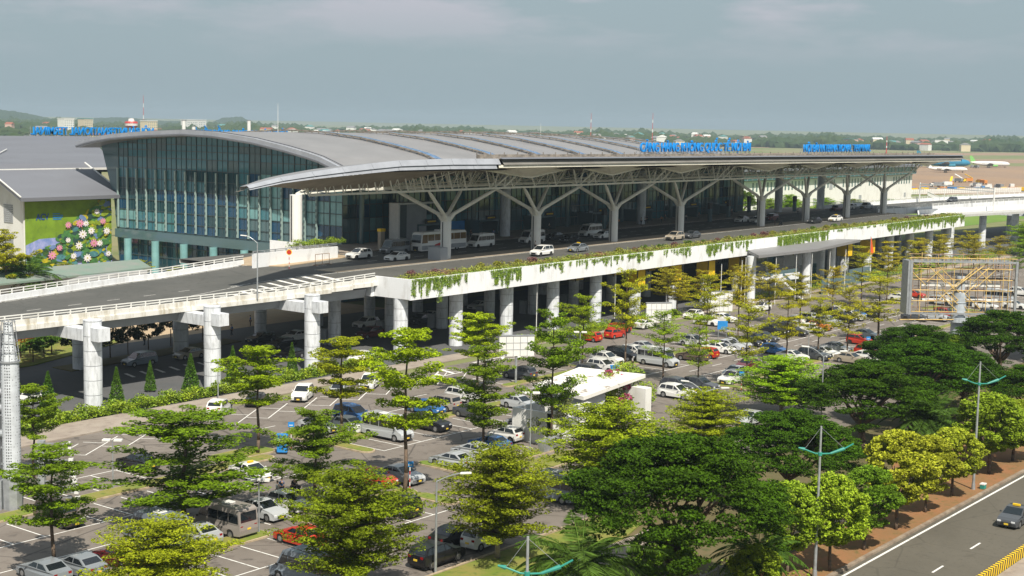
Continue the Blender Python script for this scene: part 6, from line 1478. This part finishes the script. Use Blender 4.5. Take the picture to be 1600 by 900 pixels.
# kiosk
t=thing('white_kiosk','small white car park building with slanted flat white roof and stained top, overgrown with bougainvillea','kiosk',(118,84,0)); ko_=(-118,-84,0)
def kk(mb,n,m,**k): o=mb.build(n,m,parent=t,**k); o.location=ko_; return o
wallm=mat('kiosk_wall',(.62,.64,.66),var=0,col2=(.5,.52,.55),scale=.8)
b=MB(); b.add([(118.6,82.4,3.75),(131.6,83.2,4.3),(130.2,91.2,4.3),(119.4,89.6,3.9),(118.6,82.4,4.15),(131.6,83.2,4.7),(130.2,91.2,4.7),(119.4,89.6,4.3)],[(3,2,1,0),(4,5,6,7),(0,1,5,4),(1,2,6,5),(2,3,7,6),(3,0,4,7)]); kk(b,'roof_slab',mat('stained_white_roof',(.82,.80,.76),var=0,col2=(.35,.31,.27),scale=.55,thr=(.36,.42)))
b=MB(); b.box(119.6,124,83.4,88.6,0,3.85); kk(b,'wall',wallm); b=MB(); b.box(129.2,130.4,81.6,84.6,0,3.6); kk(b,'side_wall',M['whitewall']); b=MB(); b.box(112.6,119.6,82.3,82.6,0,3.3); b.box(112.6,112.9,82.3,87,0,3.3); b.box(113,119.6,86.8,87.1,0,3.2); kk(b,'side_wall',M['whitewall'])
b=MB(); b.box(112.5,119.7,82.2,82.7,3.3,3.42); kk(b,'wall_coping',M['white']); b=MB(); b.box(121,122.4,83.33,83.42,.1,2.3); kk(b,'door',M['trim']); b=MB(); b.box(114.5,117,82.22,82.3,1.2,2.4); kk(b,'vent_grille',M['greysteel'])
P=pads([(124+i*.9,86.5+random.uniform(-1.6,1.2),random.uniform(1.2,5.0)) for i in range(14)]+[(126+i*.9,84+random.uniform(-1,1),random.uniform(1.0,3.6)) for i in range(8)],[1.1]*22,.8,[330]*22)
o=leaves('bougainvillea_bush',P,.12,M['hedge'],up=.5); tag(o,'leafy climbing bush spilling round the white kiosk roof','bush')
P=pads([(128.5,86,4.8),(129.8,85.2,4.2),(130.8,85.8,3.4),(126.8,83.2,2.3),(127.7,82.9,2.7),(129,84,3.6),(131.5,86.8,4.4)],[.55]*7,.9,[90]*7)
o=leaves('pink_blossom',P,.12,mat('pink_petal',(.55,.06,.20),var=.2,island=.3,trans=.3),up=.3,aspect=.9); tag(o,'pink bougainvillea blossom clusters beside the white kiosk','blossom',kind='stuff')
P=pads([(113.2+random.uniform(-1.5,3.5),82.5+random.uniform(-.8,1.2),random.uniform(1.0,5.2)) for i in range(16)],[.8]*16,.9,[130]*16)
o=leaves('climbing_plant',P,.12,mat('pale_leaf',(.30,.34,.10),var=.2,island=.3,trans=.3),up=.3); tag(o,'pale climbing plant over the left part of the kiosk wall','climber')
for i,(x,y) in enumerate(((109.9,80.9),(111.1,81.1),(112.3,81.3))):
    d=thing('waste_container',['leftmost grey waste container below the kiosk wall','middle grey waste container below the kiosk wall','rightmost grey waste container below the kiosk wall'][i],'container',(x,y,.02)); b=MB(); b.add([(-.45,-.35,.12),(.45,-.35,.12),(.45,.35,.12),(-.45,.35,.12),(-.55,-.45,1.1),(.55,-.45,1.1),(.55,.45,1.1),(-.55,.45,1.1)],[(3,2,1,0),(4,5,6,7),(0,1,5,4),(1,2,6,5),(2,3,7,6),(3,0,4,7)]); b.build('bin_body',M['galv'],d,bevel=.03); b=MB(); b.box(-.58,.58,-.48,.48,1.1,1.2); b.build('lid',M['greysteel'],d); b=MB(); 
    for sx in(-.35,.35): b.cyl((sx,-.3,.08),(sx+.06,-.3,.08),.08,.08,8); b.cyl((sx,.3,.08),(sx+.06,.3,.08),.08,.08,8)
    b.build('castors',M['tyre'],d)
# station building
t=thing('station_entrance','modern station entrance with thin grey roof slab on two tall columns and white stairs','building',(251,123,0)); so_=(-251,-123,0)
def ss(mb,n,m,**k): o=mb.build(n,m,parent=t,**k); o.location=so_; return o
b=MB(); b.add([(229,121.5,8.6),(250.8,120.6,8.6),(277,123.6,8.8),(270,133,8.9),(240,131,8.8),(229,121.5,9.1),(250.8,120.6,9.1),(277,123.6,9.3),(270,133,9.4),(240,131,9.3)],[(4,3,2,1,0),(5,6,7,8,9),(0,1,6,5),(1,2,7,6),(2,3,8,7),(3,4,9,8),(4,0,5,9)]); ss(b,'roof_slab',M['roofm'])
for x,y in((251.5,123.1),(268.9,126.1),(231.8,124.4)): b=MB(); b.cyl((x,y,0),(x,y,8.6),.85,.85,18); ss(b,'column',M['pier'])
b=MB(); b.box(236,250,127,127.4,0,8.2); b.box(254,270,129,129.4,0,8.6); ss(b,'wall',M['greywall'])
b=MB(); b.box(238,249.5,126.9,127,4.8,7.8); b.box(255,268,128.9,129,1,4.6); ss(b,'glazing',M['gdark'])
b=MB(); b.add([(233,122.6,5.0),(245,121.2,5.0),(245,121.4,3.7),(233,122.8,3.7),(245,121.2,4.4),(247.5,121.2,1.6),(247.5,121.4,1.6),(245,121.4,4.4)],[(0,1,2,3)]); b.box(233,246,122.4,126.5,4.2,4.5)
n=16
for i in range(n): b.box(236+i*.55,236.6+i*.55,120.2,122.0,4.2-i*.27-.3,4.2-i*.27)
ss(b,'stair',M['concw'])
b=MB(); b.bar((236,120.1,5.3),(245,120.1,1.0),.08,.5); b.bar((233,122.3,5.2),(246,122.3,5.2),.08,.7); ss(b,'glass_balustrade',M['ggrey']); b=MB(); b.box(254,266,120.8,120.95,0,3.0); ss(b,'glass_wall',M['ggrey']); b=MB(); b.box(272,282,123.4,123.55,0,3.4); ss(b,'glass_wall',M['ggrey'])
# flag, small banners
t=thing('flag_pole','orange flag on a thin pole below the planted wall at right','flag',(289.5,126.8,0)); b=MB(); b.cyl((0,0,0),(0,0,9.2),.06,.04,6); b.build('pole',M['galv'],t); b=MB(); b.add([(0,0,9.0),(.2,-.05,8.9),(1.2,-.3,5.6),(.1,-.1,5.0),(0,.03,9.0),(.2,0,8.9),(1.2,-.26,5.6),(.1,-.06,5.0)],[(0,1,2,3),(7,6,5,4),(0,3,7,4),(1,5,6,2),(2,6,7,3)]); b.build('flag_cloth',mat('flag_orange',(.8,.12,.02),var=.1),t)
for i,(x,y) in enumerate(((172,128.6),(194,129),(213,120),(222,121),(231,119),(238,118.5),(244,118.3),(228,123.5),(251,118),(258,118))):
    t=thing('flag_pole','x','pole',(x,y,.1)); t['label']='slim white pole in the row before the station, '+['leftmost','second from the left','third from the left','fourth from the left','fifth from the left','sixth from the left','seventh from the left','eighth from the left','ninth from the left','rightmost'][[0,1,2,3,5,6,7,4,8,9][i]]; t['group']='slim poles'; b=MB(); b.cyl((0,0,0),(0,0,8.5),.07,.05,6); b.build('pole',M['white'],t); b=MB(); b.cyl((0,0,8.5),(0,0,8.65),.1,.05,6); b.build('finial',M['galv'],t)
# height gate on the right road
for lab,x,y in(('white height gantry pole and beam across the elevated road at far right',0,0),):
    t=thing('height_gantry',lab,'gantry',(400,146,11)); 
    for n_,p0 in(('near_post',(-3,-8)),('far_post',(9.7,18.7))): b=MB(); b.cyl((p0[0],p0[1],-1),(p0[0],p0[1],5.6),.22,.2,10); b.build('post',M['white'],t)
    b=MB(); b.bar((-3,-8,5.2),(9.7,18.7,5.2),.25,.3); b.bar((-3,-8,4.4),(9.7,18.7,4.4),.2,.2); b.build('beam',M['white'],t)
for i,(x,y) in enumerate(((425,163),(445,160),(465,150),(455,137),(480,126))):
    t=thing('road_lamp_post','slim white lamp post on the elevated road at far right, '+['leftmost','second','third','fourth','rightmost'][[0,1,3,2,4][i]]+' from the left' if i not in(0,4) else 'slim white lamp post on the elevated road at far right, '+('leftmost' if i==0 else 'rightmost'),'street lamp',(x,y,10.8)); b=MB(); b.cyl((0,0,0),(0,0,5),.12,.08,6); b.build('pole',M['white'],t); b=MB(); b.box(-.1,1.0,-.12,.12,5,5.12); b.build('lamp_head',M['white'],t)
# deck small things
t=thing('warning_sign','round no entry sign on striped post at the ramp junction','sign',(144.2,153.4,10.02),R(a_)); b=MB()
for i in range(6): b.cyl((0,0,i*.35),(0,0,(i+1)*.35),.05,.05,8,mi=i%2)
b.build('post',[M['red'],M['white']],t); b=MB(); b.cyl((0,-.04,2.5),(0,.04,2.5),.42,.42,18); b.build('sign_disc',M['yellow'],t); b=MB(); b.cyl((0,-.06,2.5),(0,-.041,2.5),.33,.33,18); b.build('sign_face',M['red'],t)
t=thing('road_barricade','small brown metal barricade frame on the elevated road','barricade',(150.5,154.4,10.02),.08); b=MB()
for x in(0,1.6,3.2): b.cyl((x,0,0),(x,0,1.7),.05,.05,6)
for z in(.15,1.7): b.cyl((0,0,z),(3.2,0,z),.05,.05,6)
for x in(0,3.2): b.cyl((x,-.5,.05),(x,.5,.05),.05,.05,6)
b.build('frame',M['scaffb'],t)
t=thing('info_pillar','slim white information pillar with yellow top on the forecourt','pillar',(176.8,165.5,10.14)); b=MB(); b.box(-.5,.5,-.4,.4,0,3.1); b.build('pillar_body',M['median'],t,bevel=.05); b=MB(); b.box(-.55,.55,-.45,.45,3.1,3.6); b.build('pillar_top',M['yellow'],t)
for i,(x,y) in enumerate(((283,163),(297,166),(310,165),(331,166),(318,172),(244,165.5))):
    t=thing('info_pillar','dark information pillar on the forecourt under the canopy, '+['second','third','fourth','x','fifth','x'][i]+' from the left' if i not in(3,5) else ('dark information pillar on the forecourt under the canopy, rightmost' if i==3 else 'dark information pillar on the forecourt under the canopy, leftmost'),'pillar',(x,y,10.5),0,'dark pillars'); b=MB(); b.box(-.5,.5,-.3,.3,0,2.9); b.build('pillar_body',M['ggrey'],t,bevel=.03); b=MB(); b.box(-.55,.55,-.35,.35,2.9,4.3); b.build('pillar_top',M['black'],t,bevel=.03)
# ================= PEOPLE =================
def person(pose='walk'):
    pts={'pel':(0,0,.95),'sp':(0,.0,1.18),'ch':(0,.01,1.36),'nk':(0,.02,1.5),'hd':(0,.03,1.6),'hd2':(0,.03,1.70)}
    st=.22 if pose=='walk' else .05
    pts.update({'hl':(-.10,0,.92),'kl':(-.11,st*.7,.5),'al':(-.11,st*.9-.05,.09),'tl':(-.11,st*.9+.13,.04),'hr':(.10,0,.92),'kr':(.11,-st*.1,.5),'ar':(.11,-st*1.1,.10),'tr':(.11,-st*1.1+.17,.04),
     'sl':(-.19,.01,1.42),'el':(-.25,-st*.5,1.14),'wl':(-.26,-st*.3+.05,.90),'fl':(-.26,-st*.3+.09,.80),'sr':(.19,.01,1.42),'er':(.25,st*.4,1.14),'wr':(.26,st*.9,.92),'fr':(.26,st*.9+.03,.82)})
    E_=[('pel','sp'),('sp','ch'),('ch','nk'),('nk','hd'),('hd','hd2'),('pel','hl'),('hl','kl'),('kl','al'),('al','tl'),('pel','hr'),('hr','kr'),('kr','ar'),('ar','tr'),('ch','sl'),('sl','el'),('el','wl'),('wl','fl'),('ch','sr'),('sr','er'),('er','wr'),('wr','fr')]
    Rd=dict(pel=.13,sp=.125,ch=.14,nk=.055,hd=.085,hd2=.09,hl=.09,kl=.06,al=.04,tl=.04,hr=.09,kr=.06,ar=.04,tr=.04,sl=.065,el=.045,wl=.032,fl=.035,sr=.065,er=.045,wr=.032,fr=.035)
    def skin(names,edges,grow=1.0,name='body',m='skin',parent=None):
        me=bpy.data.meshes.new(name); ix={n:i for i,n in enumerate(names)}; me.from_pydata([pts[n] for n in names],[(ix[a],ix[b]) for a,b in edges],[])
        o=bpy.data.objects.new(name,me); C.objects.link(o); md=o.modifiers.new('s','SKIN'); 
        if not me.skin_vertices: bpy.context.view_layer.objects.active=o
        for i,n in enumerate(names):
            me.skin_vertices[0].data[i].radius=(Rd[n]*grow,Rd[n]*grow*.85)
        me.skin_vertices[0].data[0].use_root=True
        s=o.modifiers.new('ss','SUBSURF'); s.levels=1; s.render_levels=1
        bpy.context.view_layer.update(); m2=bpy.data.meshes.new_from_object(o.evaluated_get(bpy.context.evaluated_depsgraph_get())); bpy.data.objects.remove(o)
        m2.materials.clear(); m2.materials.append(M[m]); m2.polygons.foreach_set('use_smooth',[True]*len(m2.polygons)); o=bpy.data.objects.new(name,m2); C.objects.link(o); 
        if parent: o.parent=parent
        return o
    t=thing('person','x','person')
    skin(list(pts),E_,1,'body','skin',t)
    skin(['pel','sp','ch','sl','el','sr','er','nk'],[('pel','sp'),('sp','ch'),('ch','sl'),('sl','el'),('ch','sr'),('sr','er'),('ch','nk')],1.14,'shirt','shirt',t)
    skin(['pel','hl','kl','al','hr','kr','ar'],[('pel','hl'),('hl','kl'),('kl','al'),('pel','hr'),('hr','kr'),('kr','ar')],1.16,'trousers','trouser',t)
    b=MB(); b.cyl((0,.015,1.66),(0,.015,1.76),.105,.07,10); b.build('hair',M['hair'],t,smooth=True)
    return t
CH.clear(); 
try:
    PE=[person('walk'),person('stand')]; reg(None)
    PL=[(138.5,159.5,0,0,'blue','person in a blue shirt walking in the shade under the elevated road, left'),(147,165,0,1,'blue','person in a blue shirt standing behind a column under the elevated road'),
     (80.4,86.9,0,1,'white','person in a white shirt standing by the silver sedan near the motorbikes'),(81.3,87.4,0,1,'blue','person in dark blue standing beside the parked motorbikes, middle of three'),(82.2,86.8,0,0,'black','person in black beside the parked motorbikes, right of three'),
     (195.5,146.8,10.14,0,'white','person in white crossing behind the branching column'),(197.2,147.4,10.14,1,'blue','person in blue top standing by the grey taxi'),
     (283,146.5,10.3,1,'black','person in dark clothes beside the column cabinet at right'),(262,167,10.5,0,'white','person in white top walking on the forecourt paving, left'),(266,169,10.5,0,'black','person in dark clothes walking on the forecourt paving'),(268,166.5,10.5,0,'orange','person in an orange vest on the forecourt paving'),(252.5,167.5,10.5,1,'orange','person in an orange top by the entrance doors'),
     (291,168,10.5,0,'black','person in black walking alone near the glass corner'),(323,161,10.5,1,'white','person in white near the last pillars'),(156.5,101,0,1,'white','person in a white shirt standing among the cars behind the kiosk'),(123.5,160.5,.1,0,'white','person in white walking on the far verge under the elevated road')]
    for i in range(14):
        x=[188,205,222,247,255,259,272,276,300,304,312,208,231,285][i]; y=[168,169,167,168,170,166,168,165,167,169,166,166,170,167][i]
        PL.append((x,y,10.15+zo(x),i%2,['white','black','grey','red','blue','white','darkgrey'][i%7],'passenger on the forecourt paving near the glass front, '+['leftmost','fourth','sixth','eighth','ninth','tenth','twelfth','thirteenth','fifteenth','sixteenth','rightmost','fifth','seventh','fourteenth'][i]+('' if i in(0,10) else ' from the left')))
    for x,y,z,k,c,l in PL: place(PE[k],(x,y,z),random.uniform(0,6.28),l,'person','people around the terminal',None,COL[c if c!='blue' else 'blue'],('shirt',))
    flush()
    for p in PE: remove_tree(p)
except Exception as ex: print('PERSON FAIL',ex)
# motorbikes
def moto(x,y,rz,label,z=.02):
    t=thing('motorbike',label,'motorbike',(x,y,z),R(rz),'parked motorbikes')
    for xx in(-.62,.62): b=MB(); b.cyl((xx,-.06,.3),(xx,.06,.3),.3,.3,14); b.build('wheel',M['tyre'],t)
    b=MB(); b.add([(-.75,.13,.62),(-.1,.16,.55),(.12,.15,.38),(.42,.12,.62),(.5,.1,.95),(.38,.1,.95),(.15,.13,.5),(-.05,.15,.70),(-.75,.12,.78)]+[(-.75,-.13,.62),(-.1,-.16,.55),(.12,-.15,.38),(.42,-.12,.62),(.5,-.1,.95),(.38,-.1,.95),(.15,-.13,.5),(-.05,-.15,.70),(-.75,-.12,.78)],[tuple(range(8,-1,-1)),tuple(range(9,18))]+[(i,(i+1)%9,9+(i+1)%9,9+i) for i in range(9)]); b.build('body',M['black'],t)
    b=MB(); b.box(-.75,0,-.13,.13,.74,.84); b.build('seat',M['trim'],t,bevel=.03); b=MB(); b.cyl((.45,-.33,1.02),(.45,.33,1.02),.02,.02,6); b.cyl((.62,0,.3),(.45,0,1.0),.03,.03,6); b.build('handlebar',M['greysteel'],t)
moto(79.2,87.6,60,'black motorbike parked with the group of people, left one'); moto(83.1,87.6,75,'black motorbike parked with the group of people, right one'); moto(140.5,153.2,20,'motorbike in the shade beside the white car under the elevated road'); moto(284.6,145.9,0,'motorbike standing by the right column on the elevated road',10.42)
# billboard / tree prop
# ================= HAZE =================
b=MB(); b.box(-800,6600,-800,6600,-3,72); hz_=b.build('haze',None)
hm=bpy.data.materials.new('haze'); hm.use_nodes=True; nt=hm.node_tree; nt.nodes.clear(); o_=N(nt,'ShaderNodeOutputMaterial'); pv=N(nt,'ShaderNodeVolumePrincipled'); pv.inputs['Density'].default_value=HAZE; pv.inputs['Color'].default_value=(.50,.63,.74,1); pv.inputs['Anisotropy'].default_value=0; nt.links.new(pv.outputs[0],o_.inputs['Volume'])
hz_.data.materials.clear(); hz_.data.materials.append(hm); hz_['kind']='stuff'; hz_['label']='thin blue haze filling the air over the airfield'; hz_['category']='haze'
bpy.context.view_layer.update()
